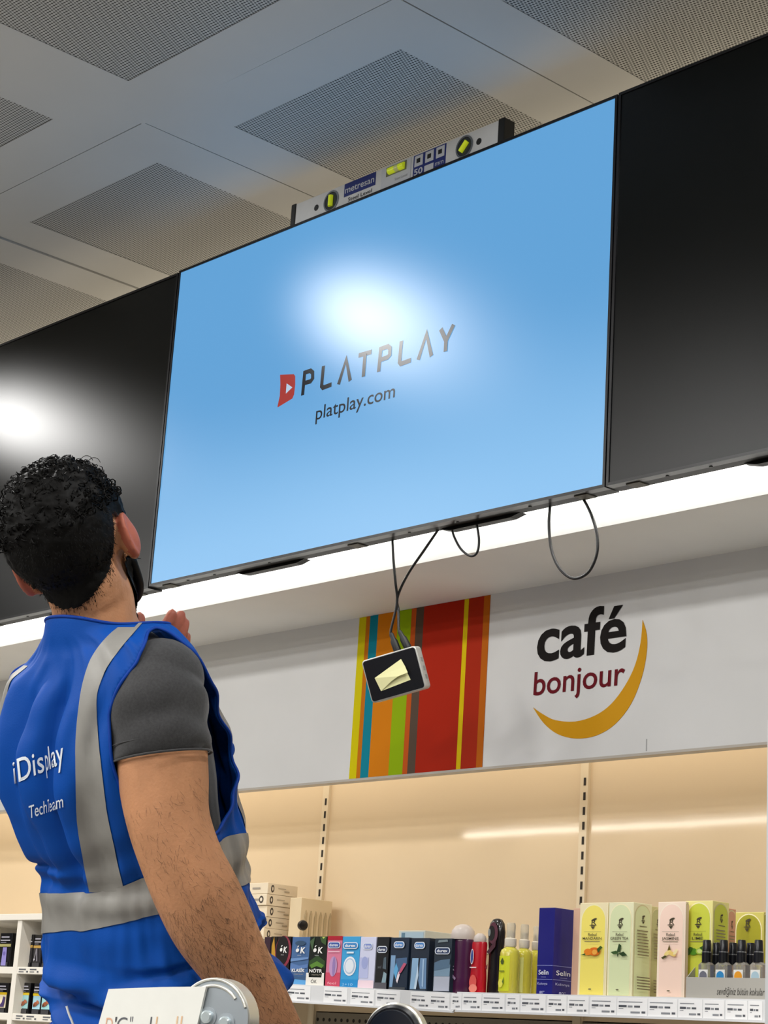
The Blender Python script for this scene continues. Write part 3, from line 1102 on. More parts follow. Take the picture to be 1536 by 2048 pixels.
def d_steel(F):
    F.poly([(0.05, 0.03), (0.3, 0.03), (0.42, 0.3), (0.45, 0.62), (0.1, 0.62)], '8fb6d8')
    F.poly([(0.5, 0.2), (0.62, 0.05), (0.95, 0.05), (0.9, 0.62), (0.55, 0.62)], '6f93bb')
    F.poly([(0.28, 0.05), (0.4, 0.03), (0.5, 0.3), (0.45, 0.5)], 'c9def0')
    F.poly([(0.72, 0.1), (0.8, 0.08), (0.78, 0.6), (0.7, 0.6)], 'a9c7e4')
    F.rect(0.05, 0.95, 0.0, 0.04, '2a3a4c')


def d_flame(F):
    F.poly([(0.05, 0.03), (0.2, 0.03), (0.3, 0.5), (0.3, 0.66), (0.05, 0.66)], '7fa3c8')
    F.poly([(0.35, 0.3), (0.6, 0.3), (0.95, 0.5), (0.95, 0.62), (0.35, 0.6)], '45648a')
    F.poly([(0.25, 0.35), (0.4, 0.2), (0.5, 0.4), (0.36, 0.52)], '62aede')
    F.poly([(0.42, 0.18), (0.5, 0.13), (0.62, 0.3), (0.56, 0.36), (0.48, 0.30)], 'f2e6ee')
    F.poly([(0.55, 0.3), (0.7, 0.34), (0.95, 0.5), (0.8, 0.52), (0.62, 0.4)], 'c25a78')
    F.rect(0.05, 0.95, 0.0, 0.06, '3b4148')


def d_black(F):
    F.poly([(0.55, 0.1), (0.9, 0.05), (0.95, 0.3), (0.7, 0.34)], '8aa4b0')
    F.poly([(0.6, 0.4), (0.9, 0.38), (0.85, 0.62), (0.65, 0.6)], '4d5d68')
    F.rect(0, 1, 0.0, 0.13, '56545c')
    F.txt('xxl', 0.35, 0.4, 0.06, 0.3, '6c7076')


def d_silver(F):
    F.rect(0.05, 0.97, 0.03, 0.30, 'b7bccb')
    F.rect(0.05, 0.97, 0.30, 0.52, '7d9ab2')
    F.poly([(0.05, 0.4), (0.95, 0.46), (0.95, 0.62), (0.4, 0.6), (0.05, 0.55)], '55728c')
    F.poly([(0.2, 0.92), (0.8, 0.94), (0.75, 0.98), (0.25, 0.97)], '7b8a90')


durex(653, 682, 1872, 'dd7f9d', 'pink and red carton with a blue oval badge', d_pink, bcol='3c5ba8')
durex(683, 718, 1873, '3fa4dc', 'bright blue carton with a large white oval picture', d_blue, bcol='2f86c8')
durex(719, 750, 1874, 'd3d6ee', 'pale lavender carton beside the bright blue one', d_pale, bcol='7d8fce', bw=0.62)
durex(752, 776, 1874, '15161a', 'black carton with a white outlined badge, right of the lavender one', d_black, 0.76, '1c2a52')
durex(780, 816, 1875, '1d2c40', 'dark blue carton with a pink flame picture', d_flame, 0.86, '4a86c8', 0.6)
durex(821, 857, 1876, '1b2738', 'dark blue carton with pale steel streaks', d_steel, 0.86, '4a86c8', 0.6)
durex(868, 902, 1877, '24313e', 'silver and dark carton, last of the slim boxes before the purple bottle', d_silver, 0.77, '16305c', 0.9)

# flat carton lying on top of the row at the back
p = on_y(797, 1878, 0.235)
fb = tag(MB().bevbox((p.x, 0.235, p.z - 0.012), (p.x + 0.062, 0.40, p.z + 0.0135), 0.0008).build('flat_box', cm('c9ccc2', 0.3), base=(p.x + 0.03, 0.32, p.z - 0.012)),
         'flat silvery carton lying on top behind the dark blue cartons', 'box')
F = Face(fb, (p.x, 0.235, p.z - 0.012), X_, 0.062, 0.0255, -Y_)
F.rect(0.1, 0.95, 0.25, 0.9, 'a9c0cc')
F.rect(0.12, 0.25, 0.3, 0.85, '5d7f92')
hz = p.z - 0.012
sup = shelf_z(p.x) + 0.0006
tag(MB().bevbox((p.x + 0.002, 0.236, sup + 0.0002), (p.x + 0.06, 0.39, hz - 0.0002), 0.001).build('shelf_riser', cm('b9a98e', 0.6), base=(p.x + 0.03, 0.31, sup)), 'plain tan carton hidden behind the dark blue cartons', 'box')

# stack of flat white cartons and the ribbed display box behind the row
cart = cm('e2d2b6', 0.5)
xs_, ys_ = on_y(533, 1830, 0.325).x - 0.005, 0.325
zs0 = shelf_z(xs_) + 0.0004
z_top = on_y(533, 1765, 0.325).z
N_ = 9
hh_ = (z_top - zs0) / N_
for k in range(N_):
    jx, jy = (random.random() - 0.5) * 0.008, (random.random() - 0.5) * 0.006
    if k == N_ - 3:
        jx += 0.005
    x1_ = xs_ + jx
    y0_ = ys_ + jy
    za = zs0 + hh_ * k
    lab = ['lowest', 'second lowest', 'third lowest', 'fourth lowest', 'middle', 'fourth from the top', 'slightly protruding third from the top', 'second from the top', 'topmost'][k] + ' flat white carton of the stack beside the vest hem'
    ob = tag(MB().bevbox((x1_ - 0.075, y0_, za + 0.0002), (x1_, y0_ + 0.072, za + hh_ - 0.0003), 0.0006).build('flat_carton', cart, base=(x1_ - 0.037, y0_ + 0.035, za)), lab, 'box', 'stacked flat white cartons')
    F = Face(ob, (x1_ - 0.075, y0_, za), X_, 0.075, hh_, -Y_)
    S = Face(ob, (x1_, y0_, za), Y_, 0.072, hh_, X_)
    fl = 0.86 if k % 2 == 0 else 0.2
    F.ell(1 - fl, 0.5, 0.085, 0.33, '4a423a', 'print_seal')
    F.ell(1 - fl, 0.5, 0.045, 0.17, 'e0d3be', 'print_seal')
    F.rect(0.42, 0.72, 0.42, 0.58, '9b9184')
    S.ell(0.16, 0.5, 0.055, 0.34, '4a423a', 'print_seal')
    S.ell(0.16, 0.5, 0.026, 0.17, 'd8cab3', 'print_seal')
    S.rect(0.34, 0.6, 0.55, 0.62, 'b3a690')
    S.rect(0.55, 0.72, 0.30, 0.42, 'a99c86')
xr = on_y(597, 1850, 0.36).x
yr0 = 0.360
zt_ = on_y(600, 1795, 0.36).z
rb = tag(MB().bevbox((xr - 0.028, yr0, zs0), (xr + 0.004, yr0 + 0.075, zt_), 0.001).build('display_carton', cm('d8c4a0', 0.5), base=(xr - 0.012, yr0 + 0.04, zs0)), 'tan display carton with dark slanting ribs beside the stack', 'box')
xe = xr + 0.004
for k in range(6):
    y0_ = yr0 + 0.006 + k * 0.0118
    MB().prism([(xe, y0_ + 0.003, zs0 + 0.03), (xe, y0_ + 0.0085, zs0 + 0.03), (xe, y0_ + 0.0085, zt_ - 0.028), (xe, y0_ + 0.006, zt_ - 0.022), (xe, y0_ + 0.003, zt_ - 0.034)], (0.0022, 0, 0)).build('rib', cm('b39f7c', 0.5), rb)
kn = on_y(592, 1849, 0.33)
tag(MB().lathe((kn.x + 0.002, 0.345, kn.z), (1, -0.4, 0), [(0.004, -0.008), (0.0085, -0.007), (0.0095, 0.0), (0.008, 0.004), (0.003, 0.005)], 20).build('round_knob', cm('14100e', 0.3), smooth=0.7, base=(kn.x, 0.345, kn.z - 0.012)), 'round black cap between the carton stack and the ribbed carton', 'cap')


# ---- bottles
def bottle_base(px0, px1, y):
    a, b = on_y(px0, 1925, y), on_y(px1, 1925, y)
    return (a.x + b.x) / 2, (b.x - a.x), shelf_z(a.x) + 0.0003


def zrel(px_, py_, y, zb):
    return on_y(px_, py_, y).z - zb


def sbottle(name, label, px0, px1, y, prof, col, rough=0.3, flat=0.55, group=None, pym=None, **k):
    """squeeze bottle: prof of (half width fraction, height in m)"""
    xc, wd, zb = bottle_base(px0, px1, y)
    e = empty(name, (xc, y, zb), label, 'bottle', group)
    rings = []
    n = 28
    for f, h in prof:
        r = []
        for q_ in range(n):
            t = 2 * math.pi * q_ / n
            c_, s_ = math.cos(t), math.sin(t)
            r.append((xc + math.copysign(abs(c_) ** 0.8, c_) * wd / 2 * f, y + math.copysign(abs(s_) ** 0.8, s_) * wd / 2 * flat * f, zb + h))
        rings.append(r)
    MB().rings(rings).build('body', mat('bottle_' + col, col, rough, coat=0.4), e, 0.8)
    return e, xc, wd, zb


H = zrel(922, 1880, 0.205, ZO - 0.6958)
e, xc, wd, zb = sbottle('lubricant_bottle', 'plum purple bottle with a frosted white dome cap', 901, 946, 0.212, [(0.9, 0), (0.96, 0.003), (0.98, H * 0.3), (0.9, H * 0.62), (0.97, H * 0.93), (0.93, H)], '4a1a40')
MB().rings([[(xc + math.cos(2 * math.pi * q / 24) * r, 0.212 + math.sin(2 * math.pi * q / 24) * r * 0.75, zb + H + hz_) for q in range(24)] for r, hz_ in [(wd * 0.42, 0.0), (wd * 0.44, 0.006), (wd * 0.40, 0.014), (wd * 0.28, 0.0205), (wd * 0.12, 0.0235)]]).build('cap', mat('dome_cap', 'e2d6cd', 0.35, trans=0.25), e, 0.9)
F = Face(e, (xc - wd * 0.36, 0.212 - wd / 2 * 0.56, zb), X_, wd * 0.72, H, -Y_)
F.pill(-0.02, 0.24, 0.62, 0.98, 'c9c6dc')
F.pill(0.03, 0.19, 0.64, 0.96, '2b2a5c')
F.poly([(0.0, 0.52), (0.45, 0.50), (0.35, 0.46), (0.5, 0.42), (0.0, 0.40), (0.2, 0.46)], 'b9a3bb')
F.poly([(0.05, 0.30), (0.3, 0.38), (0.6, 0.28), (0.55, 0.24), (0.3, 0.32), (0.1, 0.24)], '9c86a4')
F.poly([(-0.05, 0.05), (0.08, 0.1), (0.1, 0.3), (0.02, 0.34)], 'd65a6a')
H2 = zrel(957, 1886, 0.205, ZO - 0.6958)
e, xc, wd, zb = sbottle('lubricant_bottle', 'small red bottle with a frosted cap beside the plum bottle', 944, 972, 0.207, [(0.96, 0), (1.0, 0.003), (1.0, H2 * 0.3), (0.86, H2 * 0.62), (0.92, H2 * 0.95), (0.86, H2)], 'c01224')
MB().rings([[(xc + math.cos(2 * math.pi * q / 24) * r, 0.207 + math.sin(2 * math.pi * q / 24) * r * 0.75, zb + H2 + hz_) for q in range(24)] for r, hz_ in [(wd * 0.36, 0.0), (wd * 0.38, 0.004), (wd * 0.33, 0.009), (wd * 0.15, 0.013)]]).build('cap', MATS['dome_cap'], e, 0.9)
F = Face(e, (xc - wd * 0.36, 0.207 - wd / 2 * 0.57, zb), X_, wd * 0.72, H2, -Y_)
F.pill(0.02, 0.36, 0.56, 0.86, 'f0dfe2')
F.pill(0.08, 0.30, 0.58, 0.84, '2d4a96')
F.ell(0.4, 0.22, 0.36, 0.14, 'e0574f')
F.ell(0.45, 0.1, 0.4, 0.08, 'f08a78')
F.rect(0.05, 0.7, 0.49, 0.51, 'f2d6d8')
H3 = zrel(990, 1839, 0.215, ZO - 0.6958)
e, xc, wd, zb = sbottle('massager_bottle', 'tall black rounded bottle with a plum swirl on its domed top', 977, 1006, 0.216,
                        [(0.85, 0), (0.9, 0.004), (0.86, H3 * 0.3), (0.84, H3 * 0.52), (0.98, H3 * 0.7), (1.0, H3 * 0.82), (0.86, H3 * 0.93), (0.55, H3 * 0.985), (0.2, H3)], '17100f', 0.25)
F = Face(e, (xc - wd * 0.45, 0.216 - wd / 2 * 0.57, zb), X_, wd * 0.9, H3, -Y_)
F.ell(0.52, 0.80, 0.36, 0.145, '5a2a3a')
F.ell(0.40, 0.80, 0.26, 0.10, '100b0b')
F.ell(0.24, 0.81, 0.1, 0.05, '8a9090')
F.poly([(0.1, 0.55), (0.8, 0.72), (0.75, 0.62), (0.3, 0.52)], '4a1f2e')
F.poly([(0.05, 0.34), (0.25, 0.40), (0.22, 0.32)], '7a2b33')

spray_y = mat('spray_liquid', 'efe85a', 0.12, trans=0.4, coat=0.5, ior=1.35, noise_amt=0.1, noise_scale=20)
spray_c = mat('spray_clear', 'efe9d8', 0.15, trans=0.6, ior=1.2)
for k, (a, b, y, lab, top) in enumerate([(1003, 1036, 0.196, 'yellow spray bottle with a leaf label, front left of three', 1846),
                                         (1032, 1062, 0.226, 'yellow spray bottle in the middle of three', 1849),
                                         (1058, 1086, 0.262, 'yellow spray bottle at the back beside the navy box', 1853)]):
    xc, wd, zb = bottle_base(a, b, y)
    zb = ZO - 0.6943
    r = wd * 0.44
    Ht = zrel((a + b) / 2, top, y, zb)
    e = empty('spray_bottle', (xc, y, zb), lab, 'spray bottle', 'yellow spray bottles')
    hb = Ht * 0.66
    MB().lathe((xc, y, zb), (0, 0, 1), [(r * 0.9, 0), (r, 0.003), (r, hb * 0.86), (r * 0.9, hb * 0.93), (r * 0.5, hb)], 24).build('body', spray_y, e, 0.9)
    MB().lathe((xc, y, zb), (0, 0, 1), [(r * 0.52, hb), (r * 0.6, hb + 0.002), (r * 0.6, hb + 0.012), (r * 0.42, hb + 0.014)], 20).build('collar', cm('e9e0cf', 0.4), e, 0.7)
    MB().lathe((xc, y, zb), (0, 0, 1), [(r * 0.46, hb + 0.013), (r * 0.46, Ht - 0.003), (r * 0.40, Ht)], 20).build('nozzle_cap', spray_c, e, 0.7)
    MB().lathe((xc, y, zb), (0, 0, 1), [(r * 0.28, hb + 0.013), (r * 0.28, hb + 0.024)], 14).build('pump', cm('f2ebdd', 0.4), e, 0.7)
    if k < 2:
        # label wrapped round the front of the bottle
        rows = []
        for v in (0.06, 0.55, 0.80):
            rows.append([(xc + math.sin(t) * (r + 0.0006), y - math.cos(t) * (r + 0.0006), zb + hb * v) for t in [math.radians(-40 + 12 * q) for q in range(8)]])
        MB().rings(rows, cap=False, closed=False).build('paper_label', cm('d9df2a' if k == 0 else 'e6e58a', 0.4), e, 0.8, recalc=False)
        if k == 0:
            F = Face(e, (xc - r * 0.6, y - r * 1.06, zb), X_, r * 1.2, hb, -Y_)
            F.poly([(0.4, 0.62), (0.6, 0.62), (0.7, 0.68), (0.5, 0.76), (0.3, 0.68)], '4b5a1e')
            F.rect(0.2, 0.8, 0.46, 0.49, '8a9426')
            F.ell(0.42, 0.22, 0.26, 0.09, 'f0ea5a')
            F.poly([(0.6, 0.25), (0.8, 0.36), (0.78, 0.2)], '5c7a28')

# navy box showing two faces
a, b = on_y(1079, 1900, 0.20), on_y(1107, 1900, 0.20)
zb = ZO - 0.6943


def two_face(name, label, pxl, pxc, pxr, pyt, col, y, cat='box', group=None, pym=1900):
    """square carton turned slightly: left face pxl..pxc, right face pxc..pxr"""
    c = on_y(pxc, pym, y)
    l = on_y(pxl, pym, y + 0.004)
    w_ = c.x - l.x
    r = on_x(pxr, pym, c.x)
    d_ = min(r.y - y, 0.12)
    h = on_y(pxc, pyt, y).z - zb
    ob = MB().bevbox((c.x - w_, y, zb), (c.x, y + d_, zb + h), 0.0007).build(name, cm(col, 0.3), base=(c.x - w_ / 2, y + d_ / 2, zb))
    tag(ob, label, cat, group)
    return ob, Face(ob, (c.x - w_, y, zb), X_, w_, h, -Y_), Face(ob, (c.x, y, zb), Y_, d_, h, X_)


ob, F, S = two_face('cologne_box', 'tall navy blue Selin cologne box', 1079, 1107, 1152, 1815, '1d1d78', 0.198)
for f_, nm in ((F, 0), (S, 1)):
    f_.rect(0, 1, 0.335, 0.342, '7d82c4')
    f_.rect(0, 1, 0.178, 0.185, '7d82c4')
    f_.txt('Selin', 0.45, 0.235, 0.055, 0.62, 'e9ebf6', bold=0.01)
    f_.rect(0.3, 0.62, 0.205, 0.209, '9a9ed0')
    f_.txt('Kolonya', 0.42, 0.12, 0.03, 0.62, 'b9bde2')
    f_.txt('80°', 0.42, 0.02, 0.03, 0.3, 'b9bde2')
ob, F, S = two_face('cologne_box', 'second navy box peeking out behind the Selin box', 1110, 1135, 1158, 1823, '1d1d78', 0.262)


def emblem(f_, u, v, k=1.0, col='4a4330'):
    f_.txt('R', u + 0.02 * k, v, 0.048 * k, 0.17 * k, col, bold=0.01, skew=0.1)
    f_.ell(u + 0.03 * k, v + 0.052 * k, 0.10 * k, 0.012 * k, col, 'print_flourish', rot=0.3)
    f_.ell(u, v - 0.008 * k, 0.13 * k, 0.006 * k, col, 'print_flourish')
    f_.poly([(u - 0.08 * k, v - 0.02 * k), (u + 0.08 * k, v - 0.02 * k), (u, v - 0.05 * k)], col, 'print_flourish')


def rebul(pxl, pxc, pxr, pyt, y, label, flavour, col, panel, pic, side_print=True, **k):
    ob, F, S = two_face('cologne_box', label, pxl, pxc, pxr, pyt, col, y, group='pastel cologne boxes', **k)
    F.arch(0.055, 0.945, 0.012, 0.985, 'fbf4c8' if panel != 'f0d2c2' else 'fdeeda')
    F.arch(0.085, 0.915, 0.018, 0.972, panel if panel != 'f0d2c2' else 'fbdcca')
    S.arch(0.06, 0.94, 0.012, 0.985, 'd9d0a0')
    S.arch(0.09, 0.91, 0.018, 0.972, panel)
    if flavour:
        emblem(F, 0.5, 0.765)
        F.rect(0.2, 0.8, 0.685, 0.687, '6a6248')
        F.txt('Rebul', 0.5, 0.642, 0.030, 0.30, '4a4330', bold=0.01)
        F.txt(flavour, 0.5, 0.602, 0.028, 0.14 * len(flavour) ** 0.75, '4a4330', bold=0.01)
        F.rect(0.24, 0.78, 0.580, 0.586, '7a7256')
        pic(F)
        F.ell(0.5, 0.075, 0.06, 0.007, '6a6248')
    if side_print:
        emblem(S, 0.5, 0.82, 0.8)
        S.rect(0.3, 0.7, 0.75, 0.758, '6a6248')
        for q in range(9):
            S.rect(0.16, 0.80 - 0.1 * random.random(), 0.70 - q * 0.032, 0.712 - q * 0.032, '8a8262')
        for q in range(5):
            S.rect(0.14, 0.84, 0.21 - q * 0.03, 0.222 - q * 0.03, '7a7256')
    return ob


def pic_mandarin(F):
    F.ell(0.60, 0.475, 0.20, 0.045, 'e8741a', 'print_fruit')
    F.ell(0.38, 0.470, 0.14, 0.035, 'ef8a22', 'print_fruit')
    F.ell(0.62, 0.468, 0.09, 0.028, 'f6b04a', 'print_fruit')
    F.poly([(0.75, 0.46), (0.9, 0.52), (0.82, 0.535), (0.7, 0.50)], '3d5a20', 'print_leaf')
    F.poly([(0.12, 0.435), (0.3, 0.455), (0.3, 0.435)], '3d5a20', 'print_leaf')


def pic_tea(F):
    F.poly([(0.42, 0.47), (0.50, 0.56), (0.60, 0.54), (0.55, 0.47)], '2f4a26', 'print_leaf')
    F.poly([(0.18, 0.47), (0.40, 0.485), (0.52, 0.455), (0.3, 0.445)], '3b5a2c', 'print_leaf')
    F.poly([(0.5, 0.455), (0.7, 0.475), (0.86, 0.435), (0.66, 0.425)], '2b4422', 'print_leaf')
    F.poly([(0.45, 0.45), (0.52, 0.45), (0.47, 0.415)], '2b4422', 'print_leaf')


def pic_jasmine(F):
    F.poly([(0.42, 0.49), (0.48, 0.555), (0.54, 0.49)], '6a5a22', 'print_leaf')
    F.poly([(0.2, 0.415), (0.36, 0.445), (0.4, 0.425), (0.26, 0.40)], '4d4a20', 'print_leaf')
    F.ell(0.44, 0.465, 0.14, 0.022, 'f2d98a', 'print_petal', rot=0.4)
    F.ell(0.60, 0.455, 0.14, 0.022, 'efcf76', 'print_petal', rot=-0.3)
    F.ell(0.72, 0.475, 0.10, 0.018, 'f6e6b0', 'print_petal', rot=0.8)


def pic_lime(F):
    F.ell(0.36, 0.48, 0.16, 0.035, '4f8a22', 'print_fruit')
    F.ell(0.60, 0.485, 0.14, 0.032, 'a8c844', 'print_fruit')
    F.ell(0.60, 0.485, 0.09, 0.02, 'd2de8a', 'print_fruit')
    F.poly([(0.1, 0.47), (0.24, 0.53), (0.36, 0.52), (0.22, 0.44)], '2f5a1c', 'print_leaf')
    F.poly([(0.6, 0.52), (0.75, 0.54), (0.74, 0.49)], '2f5a1c', 'print_leaf')


ob, F, S = two_face('cologne_box', 'pink carton edge seen behind the mandarin box', 1148, 1164, 1170, 1816, 'dcb49a', 0.222)
rebul(1161, 1214, 1219, 1805, 0.193, 'pale yellow Rebul cologne box with a mandarin picture', 'MANDARIN', 'f8ebc0', 'fbea72', pic_mandarin, side_print=False)
rebul(1219, 1265, 1302, 1804, 0.193, 'pale green Rebul cologne box with a tea leaf picture', 'GREEN TEA', 'f0eec8', 'dfe8b8', pic_tea)
rebul(1276, 1300, 1326, 1812, 0.285, 'green cologne box in the second row behind the tea box', None, 'cfc994', 'b6b684', None)
rebul(1318, 1370, 1376, 1803, 0.191, 'pale pink Rebul cologne box with a jasmine picture', 'JASMINE', 'fbe6d2', 'f0d2c2', pic_jasmine, side_print=False)
rebul(1373, 1424, 1457, 1801, 0.205, 'lime green Rebul cologne box behind the small bottles', 'LIME', 'f2ea9a', 'cfd64a', pic_lime)
rebul(1440, 1453, 1471, 1816, 0.29, 'pink cologne box in the second row behind the lime box', None, 'dba488', 'd09a80', None)
ob = rebul(1471, 1527, 1532, 1824, 0.345, 'olive lime cologne box at the back right above the small bottles', None, 'd6ce70', 'aaa82c', None, side_print=False)
ob_f = None
pbk = on_y(1471, 1900, 0.345)
F = Face(ob, (on_y(1471, 1900, 0.349).x, 0.345, zb), X_, on_y(1527, 1900, 0.345).x - pbk.x, 0.16, -Y_)
F.l += 0.0012
emblem(F, 0.5, 0.70)

# grey tray of miniature bottles
ta, tb = on_y(1372, 1975, 0.186), on_y(1531, 1975, 0.186)
tx1 = min(tb.x, XU2 - 0.004)
tray_h = on_y(1375, 1954, 0.186).z - zb
card_g = cm('b2afa7', 0.55)
tr = empty('bottle_tray', ((ta.x + tx1) / 2, 0.2, zb), 'grey card tray lettered in dark script holding miniature bottles', 'tray')
MB().box((ta.x, 0.1858, zb + 0.0003), (tx1, 0.1872, zb + tray_h)).build('front_wall', card_g, tr)
MB().box((ta.x, 0.1872, zb + 0.0003), (tx1, 0.2040, zb + 0.0015)).build('bottom', card_g, tr)
MB().prism([(ta.x, 0.1872, zb + 0.0015), (ta.x, 0.2040, zb + 0.0015), (ta.x, 0.2040, zb + tray_h * 1.5), (ta.x, 0.1872, zb + tray_h)], (0.0012, 0, 0)).build('side_wall', card_g, tr)
put_text('sevdiğiniz bütün kokular', Vector((ta.x + (tx1 - ta.x) * 0.40, 0.1854, zb + tray_h * 0.22)), X_, Z_, tray_h * 0.34, (tx1 - ta.x) * 0.585, cm('4a4843', 0.6), tr, skew=0.15)
glass_m = mat('mini_glass', 'd9d6cf', 0.08, trans=0.75, ior=1.3)
capb = mat('mini_cap', '15161a', 0.25)
minis = [(1413, '6d6f7c', 'violet-grey', 0), (1447, '2f86c0', 'blue', 0), (1483, 'e29a24', 'orange', 0), (1517, 'a9c4d2', 'pale blue', 0), (1433, 'd9dca0', 'pale green', 1), (1466, 'c9b9a8', 'beige', 1), (1501, 'd8d8d8', 'white', 1)]
for k, (px_, col, nm, row) in enumerate(minis):
    y = 0.194 if row == 0 else 0.2115
    pt = on_y(px_, 1940, y)
    z0_ = zb + (0.0017 if row == 0 else 0.0003)
    hcap = on_y(px_, 1880 if row == 0 else 1886, y).z - z0_
    hb = on_y(px_, 1924, y).z - z0_
    if row:
        hb -= 0.003
    lab = 'miniature bottle with %s label and black cap in the %s' % (nm, 'grey tray' if row == 0 else 'second row behind the tray')
    e = empty('miniature_bottle', (pt.x, y, z0_), lab, 'bottle', 'miniature cologne bottles')
    r = 0.0102
    MB().rings([[(pt.x + sx_ * (r - i_), y + sy_ * (0.0062 - i_ * 0.6), z0_ + hz_) for sx_, sy_ in ((-1, -0.8), (-0.8, -1), (0.8, -1), (1, -0.8), (1, 0.8), (0.8, 1), (-0.8, 1), (-1, 0.8))] for hz_, i_ in ((0, 0.001), (0.001, 0), (hb - 0.004, 0), (hb, 0.004))]).build('glass', glass_m, e, 0.5)
    F = Face(e, (pt.x - r * 0.8, y - 0.0063, z0_), X_, r * 1.6, hb, -Y_)
    F.rect(0, 0.95, 0.1, 0.78, 'e6e6e4')
    F.arch(0.08, 0.87, 0.12, 0.74, col)
    F.ell(0.46, 0.5, 0.14, 0.06, '2b2b33', 'print_flourish')
    F.txt('Rebul', 0.46, 0.2, 0.09, 0.5, '2b2b33')
    MB().lathe((pt.x, y, z0_), (0, 0, 1), [(0.0068, hb - 0.001), (0.0068, hb + (hcap - hb) * 0.42), (0.0062, hb + (hcap - hb) * 0.44), (0.0056, hcap - 0.001), (0.005, hcap)], 18).build('cap', capb, e, 0.5)
    MB().lathe((pt.x, y, z0_), (0, 0, 1), [(0.0066, hb + (hcap - hb) * 0.42), (0.0066, hb + (hcap - hb) * 0.47)], 18).build('cap_ring', mat('cap_ring_silver', 'b9bbbd', 0.2, metal=0.8), e, 0.5)

# ================================================================== white pigeonhole unit at the far left
unit_w = mat('unit_white', 'ece6da', 0.45)
YQ = 0.180
uz = on_y(40, 1828, YQ).z
xd = on_y(37, 1850, YQ).x
un = empty('cubby_unit', (-0.75, 0.3, 0), 'white pigeonhole unit with rows of black packs at the left edge', 'shelving')
UX0, UX1 = -1.42, -0.222
MB().bevbox((UX0, YQ - 0.004, uz - 0.0125), (UX1, YP - 0.002, uz), 0.001).build('top_board', unit_w, un)
s1, s2 = on_y(60, 1934, YQ).z, on_y(60, 2028, YQ).z
dz_ = s1 - s2
for k in range(5):
    zz = s1 - dz_ * k
    MB().bevbox((UX0, YQ, zz - 0.0135), (UX1, YP - 0.002, zz), 0.0008).build('shelf_board', unit_w, un)
MB().box((UX0, YP - 0.002, 0.0), (UX1, YP, uz - 0.012)).build('back_board', mat('unit_back', '4a4640', 0.7), un)
divs = [xd + 0.0055 - 0.30, xd + 0.0055, UX1 - 0.008]
for xx in [UX0 + 0.008, xd - 0.60] + divs:
    MB().bevbox((xx - 0.008, YQ - 0.001, 0.0), (xx + 0.008, YP - 0.002, uz - 0.012), 0.0008).build('divider', unit_w, un)
# price strips
for k in range(2):
    zz = s1 - dz_ * k
    for (pa_, pb_) in ((38, 52), (60, 73), (92, 104)) if k == 0 else ((32, 45), (53, 68), (86, 101)):
        x0_, x1_ = on_y(pa_, 1940 + 95 * k, YQ).x, on_y(pb_, 1940 + 95 * k, YQ).x
        mb = MB()
        mb.add([(x0_, YQ - 0.0006, zz - 0.0035), (x1_, YQ - 0.0006, zz - 0.0035), (x1_, YQ - 0.0006, zz - 0.0058), (x0_, YQ - 0.0006, zz - 0.0058)], [(0, 1, 2, 3)])
        mb.add([(x0_, YQ - 0.0006, zz - 0.0085), (x0_ + (x1_ - x0_) * 0.7, YQ - 0.0006, zz - 0.0085), (x0_ + (x1_ - x0_) * 0.7, YQ - 0.0006, zz - 0.0100), (x0_, YQ - 0.0006, zz - 0.0100)], [(0, 1, 2, 3)])
        mb.add([(x1_ + 0.002, YQ - 0.0006, zz - 0.0075), (x1_ + 0.008, YQ - 0.0006, zz - 0.0075), (x1_ + 0.008, YQ - 0.0006, zz - 0.0105), (x1_ + 0.002, YQ - 0.0006, zz - 0.0105)], [(0, 1, 2, 3)])
        mb.build('price_print', ink_d, un, recalc=False)


def pack(px0, px1, pyt, pyb, y, zb_, band, body, label, pic, group='hanging black packs'):
    a, b = on_y(px0, (pyt + pyb) / 2, y), on_y(px1, (pyt + pyb) / 2, y)
    h = on_y(px0, pyt, y).z - zb_
    wd = b.x - a.x
    ob = MB().bevbox((a.x, y, zb_ + 0.0002), (b.x, y + 0.022, zb_ + h), 0.001).build('slim_pack', cm('141316', 0.3), base=((a.x + b.x) / 2, y + 0.01, zb_))
    tag(ob, label, 'pack', group)
    F = Face(ob, (a.x, y, zb_), X_, wd, h, -Y_)
    F.rect(0.06, 0.94, 0.17, 0.60, body)
    F.rect(0.02, 0.98, 0.60, 0.68, band)
    F.rect(0.14, 0.80, 0.86, 0.90, 'b9b7c4')
    F.rect(0.10, 0.9, 0.77, 0.80, 'd6d4de')
    F.rect(0.14, 0.6, 0.71, 0.735, '8a8794')
    F.rect(0.1, 0.9, 0.02, 0.15, '3b3a3e')
    pic(F)
    return ob


def pic_runner(F):
    F.ell(0.45, 0.33, 0.28, 0.07, '9a5638', 'print_figure', rot=0.3)
    F.ell(0.72, 0.40, 0.17, 0.05, 'b46a48', 'print_figure', rot=-0.4)
    F.ell(0.3, 0.28, 0.12, 0.03, '5a3a30', 'print_figure', rot=0.7)


def pic_grey(F):
    F.poly([(0.2, 0.2), (0.4, 0.58), (0.55, 0.58), (0.7, 0.2), (0.55, 0.2), (0.45, 0.45), (0.32, 0.2)], '77747c', 'print_figure')
    F.ell(0.3, 0.25, 0.08, 0.03, 'd0ced6', 'print_figure')


